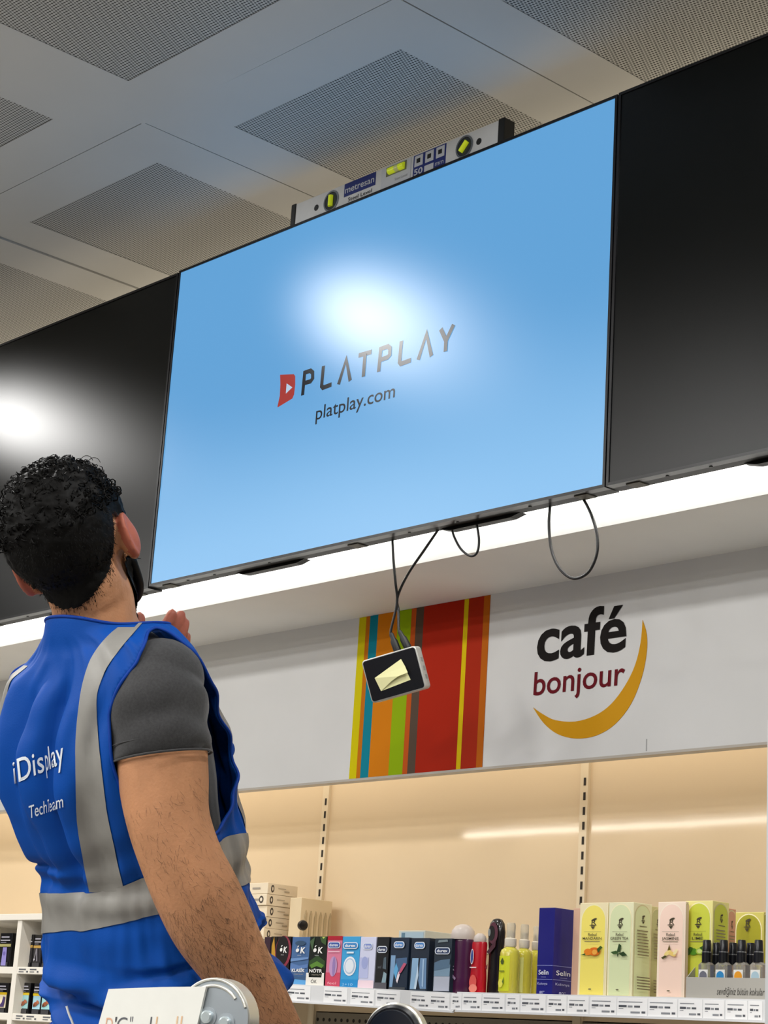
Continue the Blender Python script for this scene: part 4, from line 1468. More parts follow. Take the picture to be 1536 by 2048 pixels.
z2 = s2 + 0.0002
for k, (a, b, pyt, bd) in enumerate([(40, 59, 1965, '9fd0d2'), (66, 83, 1967, 'a8d4e4'), (84, 103, 1966, '9fd4d8'), (105, 123, 1968, '8fb8c8')]):
    pack(a, b, pyt, 2020, 0.20 + 0.004 * (k % 2), z2, 'e6c414', bd, ['black pack with a yellow band and turquoise picture, first in the lower pigeonhole', 'black pack with a yellow band and pale pink figure, second in the lower pigeonhole', 'black pack with a yellow band and brown figure, third in the lower pigeonhole', 'black pack with a yellow band half hidden by the blue vest'][k], pic_runner)
z1 = s1 + 0.0002
for k, (a, b, pyt) in enumerate([(46, 66, 1869), (67, 84, 1870), (86, 104, 1871)]):
    pack(a, b, pyt, 1925, 0.205, z1, 'c9a04a', '2a272c', ['black pack with an ochre band, left one in the upper pigeonhole', 'black pack with an ochre band, middle one in the upper pigeonhole', 'black pack with an ochre band hidden behind the vest in the upper pigeonhole'][k], pic_grey)


def pic_purple(F):
    F.poly([(0.35, 0.05), (0.75, 0.05), (0.72, 0.58), (0.4, 0.58)], '8f86c4', 'print_figure')
    F.ell(0.55, 0.4, 0.1, 0.06, '6f64a8', 'print_figure')


pack(-2, 22, 1866, 1930, 0.205, z1, 'b9b274', '1a181c', 'black pack with a lilac tube picture at the left frame edge', pic_purple)


def pic_foot(F):
    F.poly([(0.3, 0.2), (0.8, 0.2), (0.9, 0.52), (0.7, 0.55), (0.6, 0.35)], '4a3a6a', 'print_figure')


pack(-6, 14, 1965, 2025, 0.205, z2, 'd8b41a', 'ecdfc0', 'black pack with a yellow band and violet foot picture at the left frame edge', pic_foot)
# ================================================================== the man
UPX = 1 / FPX


def ctr(tab, s):
    """smooth interpolation of a table of rows sorted by their first entry"""
    n = len(tab)
    if s <= tab[0][0]:
        return list(tab[0][1:])
    if s >= tab[-1][0]:
        return list(tab[-1][1:])
    i = max(k for k in range(n) if tab[k][0] <= s)
    i = min(i, n - 2)
    t = (s - tab[i][0]) / (tab[i + 1][0] - tab[i][0])
    out = []
    for c in range(1, len(tab[0])):
        p1, p2 = tab[i][c], tab[i + 1][c]
        h = tab[i + 1][0] - tab[i][0]
        m1 = (tab[i + 1][c] - tab[i - 1][c]) / (tab[i + 1][0] - tab[i - 1][0]) * h if i > 0 else p2 - p1
        m2 = (tab[i + 2][c] - tab[i][c]) / (tab[i + 2][0] - tab[i][0]) * h if i < n - 2 else p2 - p1
        out.append((2 * t ** 3 - 3 * t * t + 1) * p1 + (t ** 3 - 2 * t * t + t) * m1 + (-2 * t ** 3 + 3 * t * t) * p2 + (t ** 3 - t * t) * m2)
    return out


ALPHA = math.radians(52)
fh = Vector((cf.x, cf.y, 0)).normalized()
rh_ = Vector((fh.y, -fh.x, 0))
FB = (fh * math.cos(ALPHA) + rh_ * math.sin(ALPHA)).normalized()     # the way the chest faces
RB = Vector((FB.y, -FB.x, 0))                                        # his right
# row, column of the torso axis, half width, half depth, tilt of the shoulder line (degrees), depth
VEST = [(1195, 186, 0.062, 0.057, 5, 2.697), (1246, 190, 0.080, 0.062, 6, 2.700), (1268, 195, 0.113, 0.064, 6.0, 2.703), (1296, 202, 0.147, 0.073, 6.0, 2.706), (1335, 209, 0.178, 0.088, 6, 2.711),
        (1400, 214, 0.189, 0.108, 6, 2.720), (1500, 226, 0.191, 0.132, 4, 2.732), (1600, 252, 0.182, 0.130, 3, 2.745), (1690, 280, 0.166, 0.118, 2, 2.756),
        (1800, 292, 0.170, 0.122, 2, 2.770), (1870, 302, 0.176, 0.130, 2, 2.779), (1945, 322, 0.178, 0.134, 0, 2.788), (2040, 332, 0.172, 0.132, 0, 2.800), (2110, 336, 0.168, 0.130, 0, 2.806)]


def axis_pt(s):
    px_, a, b, ro, D = ctr(VEST, s)
    return at(px_, s, D)


def ring_frame(s):
    t = (axis_pt(max(1195, s - 20)) - axis_pt(min(2110, s + 20))).normalized()
    px_, a, b, ro, D = ctr(VEST, s)
    c = at(px_, s, D)
    R = (RB - t * RB.dot(t)).normalized()
    F = t.cross(R)
    ro = math.radians(ro)
    R2 = R * math.cos(ro) + t * math.sin(ro)
    return c, R2, F, t, a, b


def se(v, e=0.86):
    return math.copysign(abs(v) ** e, v)


def gau(x, m, s):
    return math.exp(-((x - m) / s) ** 2)


def folds(phi, s):
    d = math.degrees(phi)
    if d > 180:
        d -= 360
    env = max(0.0, min(1.0, (s - 1290) / 90)) * max(0.0, min(1.0, (1780 - s) / 120))
    o = 0.0
    # long vertical folds between the shoulder blades
    c0 = 6 - (s - 1500) * 0.012
    o -= 0.022 * env * gau(d, c0, 4.0)
    o += 0.011 * env * gau(d, c0 + 9, 5.0)
    o += 0.011 * env * gau(d, c0 - 10, 5)
    o -= 0.020 * env * gau(d, c0 - 20 - (s - 1420) * 0.03, 5) * gau(s, 1420, 120)
    o += 0.008 * env * gau(d, c0 - 34, 7)
    o -= 0.009 * env * gau(d, c0 + 20, 4) * gau(s, 1640, 130)
    o -= 0.008 * env * gau(d, c0 - 12, 4) * gau(s, 1660, 110)
    o += 0.0025 * env * math.sin(d * 0.35 + s * 0.004)
    # creases pulled in at the waist
    o += 0.004 * gau(s, 1720, 70) * math.sin(s * 0.09 + d * 0.05)
    # cloth bunched up below the waist band
    lo = max(0.0, min(1.0, (s - 1855) / 40))
    o += 0.016 * lo * math.sin((s - 1860) * 0.058 - d * 0.035)
    o += 0.006 * lo * math.sin((s - 1860) * 0.11 + d * 0.07)
    # gentle random drape
    o += 0.006 * noise.noise(Vector((d * 0.06, s * 0.010, 3.1)))
    o += 0.0045 * noise.noise(Vector((d * 0.15, s * 0.014, 7.7)))
    return o * max(0.0, min(1.0, (s - 1250) / 40))


def vest_pt(s, phi, inset=0.0, fold=True):
    c, R, F, t, a, b = ring_frame(s)
    a, b = a - inset, b - inset
    f = folds(phi, s) if fold else 0.0
    return c + R * (se(math.sin(phi)) * (a + f)) - F * (se(math.cos(phi)) * (b + f))


def remesh(mb, voxel, smooth, name):
    me = mb.mesh(name + '_raw')
    ob = bpy.data.objects.new(name + '_raw', me)
    COL.objects.link(ob)
    r = ob.modifiers.new('r', 'REMESH')
    r.mode = 'VOXEL'
    r.voxel_size = voxel
    if smooth:
        sm_ = ob.modifiers.new('s', 'SMOOTH')
        sm_.factor = 0.5
        sm_.iterations = smooth
    dg = bpy.context.evaluated_depsgraph_get()
    dg.update()
    out = bpy.data.meshes.new_from_object(ob.evaluated_get(dg))
    bpy.data.objects.remove(ob)
    bpy.data.meshes.remove(me)
    out.name = name
    return out


def limb(mb, pts, n=20, steps=5):
    """pts: list of (Vector, radius along ref, radius across) ; a lofted limb"""
    P = catmull([p[0] for p in pts], steps)
    ra = [v.x for v in catmull([Vector((p[1], p[2], 0)) for p in pts], steps)]
    rb = [v.y for v in catmull([Vector((p[1], p[2], 0)) for p in pts], steps)]
    u = None
    rings = []
    for i, p in enumerate(P):
        t = (P[min(i + 1, len(P) - 1)] - P[max(i - 1, 0)]).normalized()
        ref = cr
        u = (ref - t * ref.dot(t)).normalized()
        v = t.cross(u)
        rings.append([p + u * (math.cos(2 * math.pi * k / n) * ra[i]) + v * (math.sin(2 * math.pi * k / n) * rb[i]) for k in range(n)])
    # rounded ends
    t0 = (P[1] - P[0]).normalized()
    t1 = (P[-1] - P[-2]).normalized()

    def shrink(ring, c, k, off):
        return [c + (q - c) * k + off for q in ring]
    first = [shrink(rings[0], P[0], 0.45, -t0 * ra[0] * 0.75), shrink(rings[0], P[0], 0.82, -t0 * ra[0] * 0.5)]
    last = [shrink(rings[-1], P[-1], 0.82, t1 * ra[-1] * 0.5), shrink(rings[-1], P[-1], 0.45, t1 * ra[-1] * 0.75)]
    mb.rings(first + rings + last)


body = MB()
# torso
NR = 30
ss = [1268 + (2110 - 1268) * k / 40 for k in range(41)]
body.rings([[vest_pt(s, 2 * math.pi * k / NR, 0.032, False) for k in range(NR)] for s in ss])
# head frame: ears level line rises to the right, face turned right and up
MH = at(155, 1108, 2.700)
RH = (cr * 0.917 + cu * 0.339 - cf * 0.21).normalized()
HF = cr * 0.13 + cu * 0.27 + cf * 1.0
HF = (HF - RH * HF.dot(RH)).normalized()
UH = RH.cross(HF)


def hl(x, y, z):
    return MH + RH * x + HF * y + UH * z


def hell(c, r, mb=body, n=24, m=16):
    mb.ellipsoid(hl(*c), [RH * r[0], HF * r[1], UH * r[2]], n, m)


hell((0, -0.008, 0.036), (0.0735, 0.094, 0.084))
hell((0, 0.030, 0.000), (0.064, 0.062, 0.085))
hell((0, 0.040, -0.048), (0.049, 0.048, 0.050))
hell((0, 0.068, -0.086), (0.024, 0.022, 0.020))       # chin
hell((0, 0.083, 0.030), (0.050, 0.014, 0.012))        # brow
hell((0, 0.098, -0.018), (0.0125, 0.022, 0.012))      # nose tip
hell((0, 0.090, 0.004), (0.009, 0.014, 0.026))        # nose bridge
hell((0, 0.087, -0.050), (0.022, 0.011, 0.006))       # lips
hell((0, 0.085, -0.058), (0.019, 0.011, 0.006))
for s_ in (-1, 1):
    hell((s_ * 0.040, 0.070, -0.012), (0.020, 0.016, 0.020))     # cheek
    # ears
    body.ellipsoid(hl(s_ * 0.0775, -0.004, -0.002), [(RH * s_ + HF * -0.7).normalized() * 0.013, (HF + RH * s_ * 0.5).normalized() * 0.018, UH * 0.031], 18, 12)
    body.ellipsoid(hl(s_ * 0.0735, 0.004, -0.025), [RH * 0.008, HF * 0.010, UH * 0.012], 14, 10)
    ring = []
    for k in range(15):
        a = math.radians(-60 + 250 * k / 14)
        ring.append(hl(s_ * (0.082 + 0.006 * math.sin(a) * 0.4), -0.006 - 0.016 * math.sin(a + 0.3) * 1.0 if False else -0.005 + 0.018 * math.cos(a + 1.2), 0.000 + 0.030 * math.sin(a + 1.2)))
    body.tube(ring, 0.0042, 8)
# neck
nb = axis_pt(1300)
limb(body, [(nb, 0.066, 0.066), (at(190, 1250, 2.70), 0.0590, 0.060), (at(186, 1200, 2.702), 0.0560, 0.058), (hl(0, -0.022, -0.045), 0.0555, 0.058), (hl(0, -0.01, 0.0), 0.055, 0.058)])
# right arm, hanging down and resting towards the ladder
shR = at(322, 1338, 2.615)
elR = at(372, 1735, 2.560)
wrR = at(566, 2072, 2.600)
arm_ctrl = [(at(318, 1372, 2.620), 0.044, 0.046), (at(318, 1410, 2.606), 0.0570, 0.058), (at(322, 1480, 2.592), 0.0600, 0.060), (at(327, 1560, 2.580), 0.0595, 0.058), (at(337, 1640, 2.568), 0.0545, 0.054),
            (at(364, 1722, 2.560), 0.0535, 0.052), (at(393, 1785, 2.560), 0.0555, 0.054), (at(425, 1850, 2.566), 0.0545, 0.053), (at(466, 1920, 2.576), 0.0475, 0.045), (at(512, 1990, 2.588), 0.0400, 0.037), (at(548, 2050, 2.598), 0.0345, 0.030), (at(562, 2080, 2.602), 0.034, 0.027)]
limb(body, arm_ctrl, 24, 6)
body.ellipsoid(at(322, 1742, 2.548), [cr * 0.020, cu * 0.030, cf * 0.022], 16, 10)      # elbow point
# left arm crossing in front of the chest up to the chin
cL, RL, FL, tL, aL, bL_ = ring_frame(1345)
shL = cL - RL * 0.118 + FL * 0.045 - tL * 0.035
elL = axis_pt(1620) - RB * 0.14 + FB * 0.23
wrL = at(318, 1385, 2.870)
limb(body, [(shL, 0.052, 0.052), (shL.lerp(elL, 0.5), 0.050, 0.050), (elL, 0.044, 0.044), (elL.lerp(wrL, 0.35), 0.047, 0.045), (elL.lerp(wrL, 0.8), 0.034, 0.03), (wrL, 0.029, 0.026)], 20, 6)


def finger(mb, pts, r0, r1):
    P = catmull(pts, 4)
    mb.tube(P, [r0 + (r1 - r0) * k / (len(P) - 1) for k in range(len(P))], 12)
    mb.ellipsoid(P[-1], [cr * r1 * 1.02, cu * r1 * 1.02, cf * r1 * 1.02], 12, 8)


# left palm and fingers (visible above the shoulder)
body.ellipsoid(at(316, 1338, 2.862), [(cr * 0.9 + cu * 0.3).normalized() * 0.040, (cu * 0.95 - cr * 0.3).normalized() * 0.046, cf * 0.018], 18, 12)
limb(body, [(wrL, 0.029, 0.024), (at(318, 1355, 2.864), 0.034, 0.020)], 16, 4)
finger(body, [at(302, 1318, 2.852), at(314, 1285, 2.842), at(330, 1252, 2.838), at(344, 1227, 2.844)], 0.0092, 0.0074)
finger(body, [at(321, 1322, 2.862), at(335, 1287, 2.854), at(351, 1252, 2.852), at(362, 1229, 2.860)], 0.0092, 0.0072)
finger(body, [at(339, 1328, 2.868), at(351, 1298, 2.860), at(364, 1268, 2.859), at(371, 1246, 2.866)], 0.0090, 0.0070)
finger(body, [at(354, 1338, 2.874), at(363, 1314, 2.867), at(371, 1292, 2.867), at(374, 1272, 2.873)], 0.0080, 0.0063)
finger(body, [at(290, 1345, 2.850), at(282, 1300, 2.835), at(279, 1262, 2.828), at(278, 1236, 2.832)], 0.0115, 0.0092)
# right hand closing on the ladder (below the frame)
body.ellipsoid(at(588, 2126, 2.606), [cr * 0.036, (cu * 0.9 - cr * 0.3).normalized() * 0.046, cf * 0.017], 18, 12)
for k, (dx, ln) in enumerate(((-28, 0.9), (-8, 1.05), (12, 1.0), (30, 0.8))):
    b0 = (592 + dx, 2160)
    finger(body, [at(b0[0], b0[1], 2.604), at(b0[0] + 8, b0[1] + 32 * ln, 2.600), at(b0[0] + 12, b0[1] + 58 * ln, 2.590), at(b0[0] + 8, b0[1] + 66 * ln, 2.572)], 0.0095, 0.0075)
finger(body, [at(562, 2110, 2.600), at(552, 2140, 2.588), at(556, 2168, 2.576), at(566, 2184, 2.570)], 0.0115, 0.009)
# hips and legs down to the ladder step
hipc = axis_pt(2110)
STEP_Z = 0.585
foot = {}
for s_ in (-1, 1):
    h0 = hipc + RB * (0.085 * s_) - Vector((0, 0, 0.02))
    ft = Vector((0.575, -0.40, STEP_Z + 0.09)) + RB * (0.085 * s_) - FB * 0.035
    kn_ = h0.lerp(ft, 0.5) + FB * 0.05
    foot[s_] = ft
    limb(body, [(h0, 0.085, 0.09), (h0.lerp(kn_, 0.5), 0.075, 0.078), (kn_, 0.058, 0.06), (kn_.lerp(ft, 0.4), 0.054, 0.058), (ft, 0.036, 0.04)], 20, 5)
body_me = remesh(body, 0.0034, 5, 'body')

man = empty('person', Vector((0.575, -0.40, STEP_Z)), 'man from behind in a blue reflective vest and grey T-shirt looking up', 'person')
skin = mat('skin', 'b98560', 0.5, noise_amt=0.13, noise_scale=22, bump=0.25, bump_scale=260, sss=0.06, spec=0.35)
body_ob = link('body', body_me, skin, man, 3.0)
# blood shows through the ears and the fingers of the raised hand
skin_r = mat('skin_reddish', 'a8604c', 0.5, noise_amt=0.12, noise_scale=30, bump=0.2, bump_scale=260, sss=0.08, spec=0.35)
body_me.materials.append(skin_r)
HC_ = at(330, 1290, 2.855)
for p in body_me.polygons:
    q = p.center - MH
    x, y, z = q.dot(RH), q.dot(HF), q.dot(UH)
    if (abs(x) > 0.0745 and abs(z) < 0.038 and abs(y) < 0.035) or (p.center - HC_).length < 0.075 and (p.center - CAM).dot(cf) > 2.80:
        p.material_index = 1
dg = bpy.context.evaluated_depsgraph_get()


def head_poly(c):
    q = c - MH
    y, z = q.dot(HF), q.dot(UH)
    return q.length < 0.17 and not (y > 0.105 and z < -0.04)


BB = BVHTree.FromPolygons([v.co[:] for v in body_me.vertices], [tuple(p.vertices) for p in body_me.polygons if head_poly(p.center)])

# ---- eyes (the face is turned away)
for s_ in (-1, 1):
    MB().ellipsoid(hl(s_ * 0.031, 0.0785, 0.010), [RH * 0.0115, HF * 0.0115, UH * 0.0095], 14, 10).build('eye', mat('eye_white', 'e8e2da', 0.2), man, 0.9)

# ---- hair and beard grown from the scalp
hair_m = mat('hair_black', '050403', 0.6, noise_amt=0.3, noise_scale=90, spec=0.16)


def scalp(az, el):
    d = (RH * (math.cos(el) * math.sin(az)) + HF * (math.cos(el) * math.cos(az)) + UH * math.sin(el)).normalized()
    o = hl(0, 0.0, 0.01)
    loc, nor, i, dist = BB.ray_cast(o + d * 0.22, -d)
    return loc, d


HLINE = [(0, 0.078), (30, 0.075), (55, 0.055), (68, 0.010), (78, -0.020), (88, -0.010), (96, 0.028), (108, 0.032), (118, 0.000), (128, -0.022), (145, -0.034), (165, -0.049), (180, -0.053)]


def hairline(az):
    a = abs(math.degrees(az))
    if a > 180:
        a = 360 - a
    return ctr(HLINE, a)[0]


NA, NE = 200, 110
hv, hf_, ok = [], [], {}
for j in range(NE + 1):
    el = math.radians(-62 + 152 * j / NE)
    for i in range(NA):
        az = -math.pi + 2 * math.pi * i / NA
        loc, d = scalp(az, min(el, math.radians(89.9)))
        if loc is None:
            hv.append((0, 0, 0))
            ok[len(hv) - 1] = False
            continue
        z = (loc - MH).dot(UH)
        over = z - hairline(az)
        inside = over > 0 and (loc - hl(0, 0, 0.01)).length < 0.135 and not (abs((loc - MH).dot(RH)) > 0.0765 and abs(z) < 0.036)
        zt = max(0.0, min(1.0, (z - 0.0) / 0.09))
        th_ = 0.0035 + 0.0045 * max(0, min(1, over / 0.04)) + 0.009 * zt
        nn = noise.noise(loc * 75) * 0.0035 * (0.35 + zt) + noise.noise(loc * 190) * 0.0016
        hv.append(tuple(loc + d * max(0.001, th_ + nn)))
        ok[len(hv) - 1] = inside
for j in range(NE):
    for i in range(NA):
        q = (j * NA + i, j * NA + (i + 1) % NA, (j + 1) * NA + (i + 1) % NA, (j + 1) * NA + i)
        if all(ok[k] for k in q):
            hf_.append(q)
hair = MB()
hair.v, hair.f = hv, hf_
# curls over the crown
random.seed(11)
for k in range(3200):
    az = random.uniform(-math.pi, math.pi)
    el = math.asin(random.uniform(-0.25, 0.999))
    loc, d = scalp(az, el)
    if loc is None:
        continue
    z = (loc - MH).dot(UH)
    if z - hairline(az) < 0.012 or (loc - hl(0, 0, 0.01)).length > 0.13 or (z < 0.04 and abs(math.degrees(az)) < 125):
        continue
    zt = max(0.0, min(1.0, (z - 0.005) / 0.09))
    big = zt > 0.5
    if not big and random.random() < 0.45:
        continue
    base = loc + d * (0.002 + 0.006 * zt)
    t1 = (Vector((random.uniform(-1, 1), random.uniform(-1, 1), random.uniform(-1, 1))))
    t1 = (t1 - d * t1.dot(d) - UH * (0.0 if big else 0.8)).normalized()
    t2 = d.cross(t1)
    R_ = random.uniform(0.003, 0.0065) * (1.1 if big else 0.7)
    turns = random.uniform(0.5, 1.0)
    pts = []
    for q in range(7):
        a = turns * 2 * math.pi * q / 6
        pts.append(base + t1 * (R_ * math.sin(a) + q * 0.0010) + d * (R_ * (1 - math.cos(a)) * (0.95 if big else 0.45) + 0.001) + t2 * (q * 0.0008 * random.uniform(0, 2)))
    w_ = random.uniform(0.45, 0.95)
    hair.tube(pts, [v_ * w_ for v_ in (0.0013, 0.0015, 0.0015, 0.0014, 0.0012, 0.0009, 0.0004)], 4)
# short clipped strands on the back and sides, thinning out at the nape
for k in range(9000):
    az = random.uniform(-math.pi, math.pi)
    el = math.radians(random.uniform(-62, 35))
    loc, d = scalp(az, el)
    if loc is None:
        continue
    z = (loc - MH).dot(UH)
    over = z - hairline(az)
    if over < -0.014 or random.random() > 0.25 + max(0.0, over + 0.014) * 40 or (loc - hl(0, 0, 0.01)).length > 0.135 or abs((loc - MH).dot(RH)) > 0.0765:
        continue
    lift = 0.0035 + 0.0045 * max(0, min(1, over / 0.04)) + 0.009 * max(0.0, min(1.0, z / 0.09)) if over > 0 else 0.0
    dr = (-UH * 0.9 + Vector((random.uniform(-1, 1), random.uniform(-1, 1), random.uniform(-1, 1))) * 0.5)
    dr = (dr - d * dr.dot(d)).normalized()
    ln = random.uniform(0.004, 0.009) * (1 if over > 0 else 0.5)
    b0 = loc + d * (lift * 0.75)
    sd = d.cross(dr) * 0.00022
    hair.add([b0 - sd, b0 + sd, b0 + dr * ln * 0.6 + d * 0.0026 + sd, b0 + dr * ln * 0.6 + d * 0.0026 - sd, b0 + dr * ln + d * 0.0024], [(0, 1, 2, 3), (3, 2, 4)])
# a few loose wisps standing up on the top
for (px_, py_, w_) in ((108, 930, -1), (120, 926, 1), (160, 926, 1), (175, 930, 1), (150, 932, -1), (20, 1005, -1), (8, 1030, -1), (90, 936, -1)):
    b0 = at(px_, py_, 2.675)
    pts = [b0 + cu * (-0.012)] + [b0 + cr * (w_ * 0.009 * (1 - math.cos(t))) + cu * (0.010 * math.sin(t)) for t in (0.2, 0.8, 1.5, 2.2, 2.8)]
    hair.tube(catmull(pts, 3), 0.0005, 4)
hair.build('hair', hair_m, man, 1.2, recalc=False)

BLINE = [(0, -0.036, -0.12), (25, -0.034, -0.12), (50, -0.034, -0.115), (70, -0.022, -0.105), (84, -0.018, -0.085), (92, -0.032, -0.070), (97, -0.05, -0.055)]
bv, bf, bok = [], [], {}
NB, NZ = 90, 46
for j in range(NZ + 1):
    el = math.radians(-72 + 62 * j / NZ)
    for i in range(NB + 1):
        az = math.radians(-97 + 194 * i / NB)
        loc, d = scalp(az, el)
        if loc is None:
            bv.append((0, 0, 0))
            bok[len(bv) - 1] = False
            continue
        z = (loc - MH).dot(UH)
        hi, lo_ = ctr(BLINE, abs(math.degrees(az)))
        bok[len(bv) - 1] = lo_ < z < hi and (loc - hl(0, 0, 0.01)).length < 0.15 and abs((loc - MH).dot(RH)) < 0.0745
        bv.append(tuple(loc + d * (0.0065 + 0.0025 * noise.noise(loc * 160))))
for j in range(NZ):
    for i in range(NB):
        q = (j * (NB + 1) + i, j * (NB + 1) + i + 1, (j + 1) * (NB + 1) + i + 1, (j + 1) * (NB + 1) + i)
        if all(bok[k] for k in q):
            bf.append(q)
brd = MB()
brd.v, brd.f = bv, bf
# fuller edge of the beard along the right jaw and chin, which stands clear of the neck
for s_ in (-1, 1):
    pts = [hl(s_ * 0.060, 0.020, -0.034), hl(s_ * 0.055, 0.030, -0.055), hl(s_ * 0.046, 0.045, -0.078), hl(s_ * 0.030, 0.064, -0.096), hl(s_ * 0.008, 0.074, -0.104)]
    brd.tube(catmull(pts, 5), [0.004, 0.0055] + [0.0075] * 17 + [0.007, 0.005], 10)
brd.build('beard', hair_m, man, 1.2, recalc=False)

# ---- hair on the forearm
ah = MB()
random.seed(5)
A0, A1 = at(352, 1690, 2.56), at(548, 2050, 2.598)
axv = (A1 - A0)
cand = []
for p in body_me.polygons:
    c = p.center
    t = (c - A0).dot(axv) / axv.length_squared
    if -0.25 < t < 1.1:
        q = A0 + axv * t
        if (c - q).length < 0.075 and p.normal.dot(CAM - c) > -0.4:
            cand.append((c.copy(), p.normal.copy(), t))
for k in range(3200):
    c, n_v, t = random.choice(cand)
    if t < 0.22 and random.random() < 0.75:
        continue
    d = (axv.normalized() * 0.8 + Vector((random.uniform(-1, 1), random.uniform(-1, 1), random.uniform(-1, 1))) * 0.55)
    d = (d - n_v * d.dot(n_v)).normalized()
    ln = random.uniform(0.007, 0.014)
    sd = n_v.cross(d) * 0.00010
    m1 = c + d * ln * 0.5 + n_v * 0.0012
    e1 = c + d * ln + n_v * 0.0011 + n_v.cross(d) * random.uniform(-0.003, 0.003)
    ah.add([c - sd, c + sd, m1 + sd, m1 - sd, e1], [(0, 1, 2, 3), (3, 2, 4)])
o = ah.build('arm_hair', mat('arm_hair_brown', '241812', 0.6), man, recalc=False)
o['kind'] = 'stuff'

# ---- grey T-shirt: torso and sleeves in one garment
ts = MB()
ts.rings([[vest_pt(s, 2 * math.pi * k / NR, 0.026, False) for k in range(NR)] for s in [1272 + (2060 - 1272) * k / 36 for k in range(37)]])
hemc = at(323, 1505, 2.589)


def sleeve(mb, pts):
    limb(mb, pts, 26, 6)


slv = [(at(300, 1352, 2.64), 0.044, 0.048), (at(312, 1368, 2.620), 0.0560, 0.058), (at(315, 1405, 2.606), 0.0650, 0.066), (at(318, 1450, 2.597), 0.0662, 0.066), (at(322, 1495, 2.590), 0.0645, 0.064), (at(324, 1515, 2.587), 0.064, 0.063)]
P_ = catmull([p[0] for p in slv], 6)
ra_ = [v.x for v in catmull([Vector((p[1], p[2], 0)) for p in slv], 6)]
rb_ = [v.y for v in catmull([Vector((p[1], p[2], 0)) for p in slv], 6)]
rings = []
nS = 40
for i, p in enumerate(P_):
    t = (P_[min(i + 1, len(P_) - 1)] - P_[max(i - 1, 0)]).normalized()
    u = (cr - t * cr.dot(t)).normalized()
    v = t.cross(u)
    f = i / (len(P_) - 1)
    ring = []
    for k in range(nS):
        a = 2 * math.pi * k / nS
        wr = 0.0026 * math.sin(f * 16 + 2.4 * math.sin(a + 0.6)) * min(1, f * 2) + 0.0022 * noise.noise(Vector((math.cos(a) * 2, math.sin(a) * 2, f * 7)))
        ring.append(p + u * (math.cos(a) * (ra_[i] + wr)) + v * (math.sin(a) * (rb_[i] + wr)))
    rings.append(ring)
ts.rings(rings)
ts.ellipsoid(at(300, 1345, 2.640), [cr * 0.050, cu * 0.045, cf * 0.052], 24, 16)
ts.ellipsoid(at(322, 1358, 2.622), [cr * 0.058, cu * 0.055, cf * 0.058], 24, 16)
limb(ts, [(shL, 0.061, 0.061), (shL.lerp(elL, 0.45), 0.058, 0.058), (shL.lerp(elL, 0.62), 0.058, 0.058)], 24, 5)
ts_me = remesh(ts, 0.0034, 2, 't_shirt')
tee = mat('tee_grey', '3b3b3c', 0.9, noise_amt=0.16, noise_scale=300, bump=0.15, bump_scale=700, spec=0.15, sheen=0.2)
tsh = link('t_shirt', ts_me, tee, man, 3.0)
# stitched hem round the sleeve end
i0 = len(P_) - 1
t = (P_[-1] - P_[-2]).normalized()
u = (cr - t * cr.dot(t)).normalized()
v = t.cross(u)
for off, nm in ((0.0, 'sleeve_hem'), (-0.020, 'hem_seam')):
    rr = 0.0658 if off == 0.0 else 0.0662
    pts = [P_[-1] + t * off + u * (math.cos(2 * math.pi * k / 40) * rr) + v * (math.sin(2 * math.pi * k / 40) * rr * 0.985) for k in range(41)]
    MB().tube(pts, 0.0016 if off == 0.0 else 0.0007, 6).build(nm, tee, tsh, 0.9)

# ---- trousers and shoes (below the frame)
tr_ = MB()
tr_.rings([[vest_pt(s, 2 * math.pi * k / NR, 0.012, False) for k in range(NR)] for s in (2020, 2060, 2110)])
for s_ in (-1, 1):
    h0 = hipc + RB * (0.085 * s_) - Vector((0, 0, 0.02))
    ft = foot[s_]
    kn_ = h0.lerp(ft, 0.5) + FB * 0.05
    limb(tr_, [(h0, 0.094, 0.099), (h0.lerp(kn_, 0.5), 0.084, 0.087), (kn_, 0.069, 0.071), (kn_.lerp(ft, 0.4), 0.066, 0.070), (ft + Vector((0, 0, 0.03)), 0.056, 0.060)], 22, 5)
link('trousers', remesh(tr_, 0.006, 2, 'trousers'), mat('trousers_navy', '1c2430', 0.85, noise_amt=0.1, noise_scale=120), man, 3.0)
for s_ in (-1, 1):
    f0 = foot[s_]
    rings = []
    for k in range(15):
        q = k / 14
        w_ = 0.042 * (0.8 + 0.35 * math.sin(q * math.pi * 0.9 + 0.4)) * (1 if q < 0.9 else 0.75)
        h_ = 0.075 if q < 0.35 else 0.075 - (q - 0.35) * 0.062
        c = Vector((f0.x, f0.y, STEP_Z + 0.001)) + FB * (-0.06 + 0.27 * q)
        if k in (0, 14):
            w_ *= 0.6
        rings.append([c + RB * (-w_), c + RB * w_, c + RB * w_ + Z_ * (h_ * 0.5), c + RB * (w_ * 0.65) + Z_ * h_, c - RB * (w_ * 0.65) + Z_ * h_, c - RB * w_ + Z_ * (h_ * 0.5)])
    MB().rings(rings).build('shoe', mat('shoe_black', '16161a', 0.5), man, 0.9)

# ---- the blue vest
ARM = [(78, 1291), (60, 1312), (45, 1338), (41, 1378), (43, 1426), (47, 1498), (50, 1570), (53, 1630), (64, 1662), (85, 1668), (112, 1650), (134, 1590), (138, 1500), (133, 1410), (122, 1335), (108, 1288), (93, 1274)]


def in_poly(x, y, P):
    c = False
    j = len(P) - 1
    for i in range(len(P)):
        if (P[i][1] > y) != (P[j][1] > y) and x < (P[j][0] - P[i][0]) * (y - P[i][1]) / (P[j][1] - P[i][1]) + P[i][0]:
            c = not c
        j = i
    return c


armS = [(p.x, p.y) for p in catmull([Vector((a, b, 0)) for a, b in ARM + ARM[:1]], 6)][:-1]
NV, NS_ = 240, 170
S1 = 2066.0


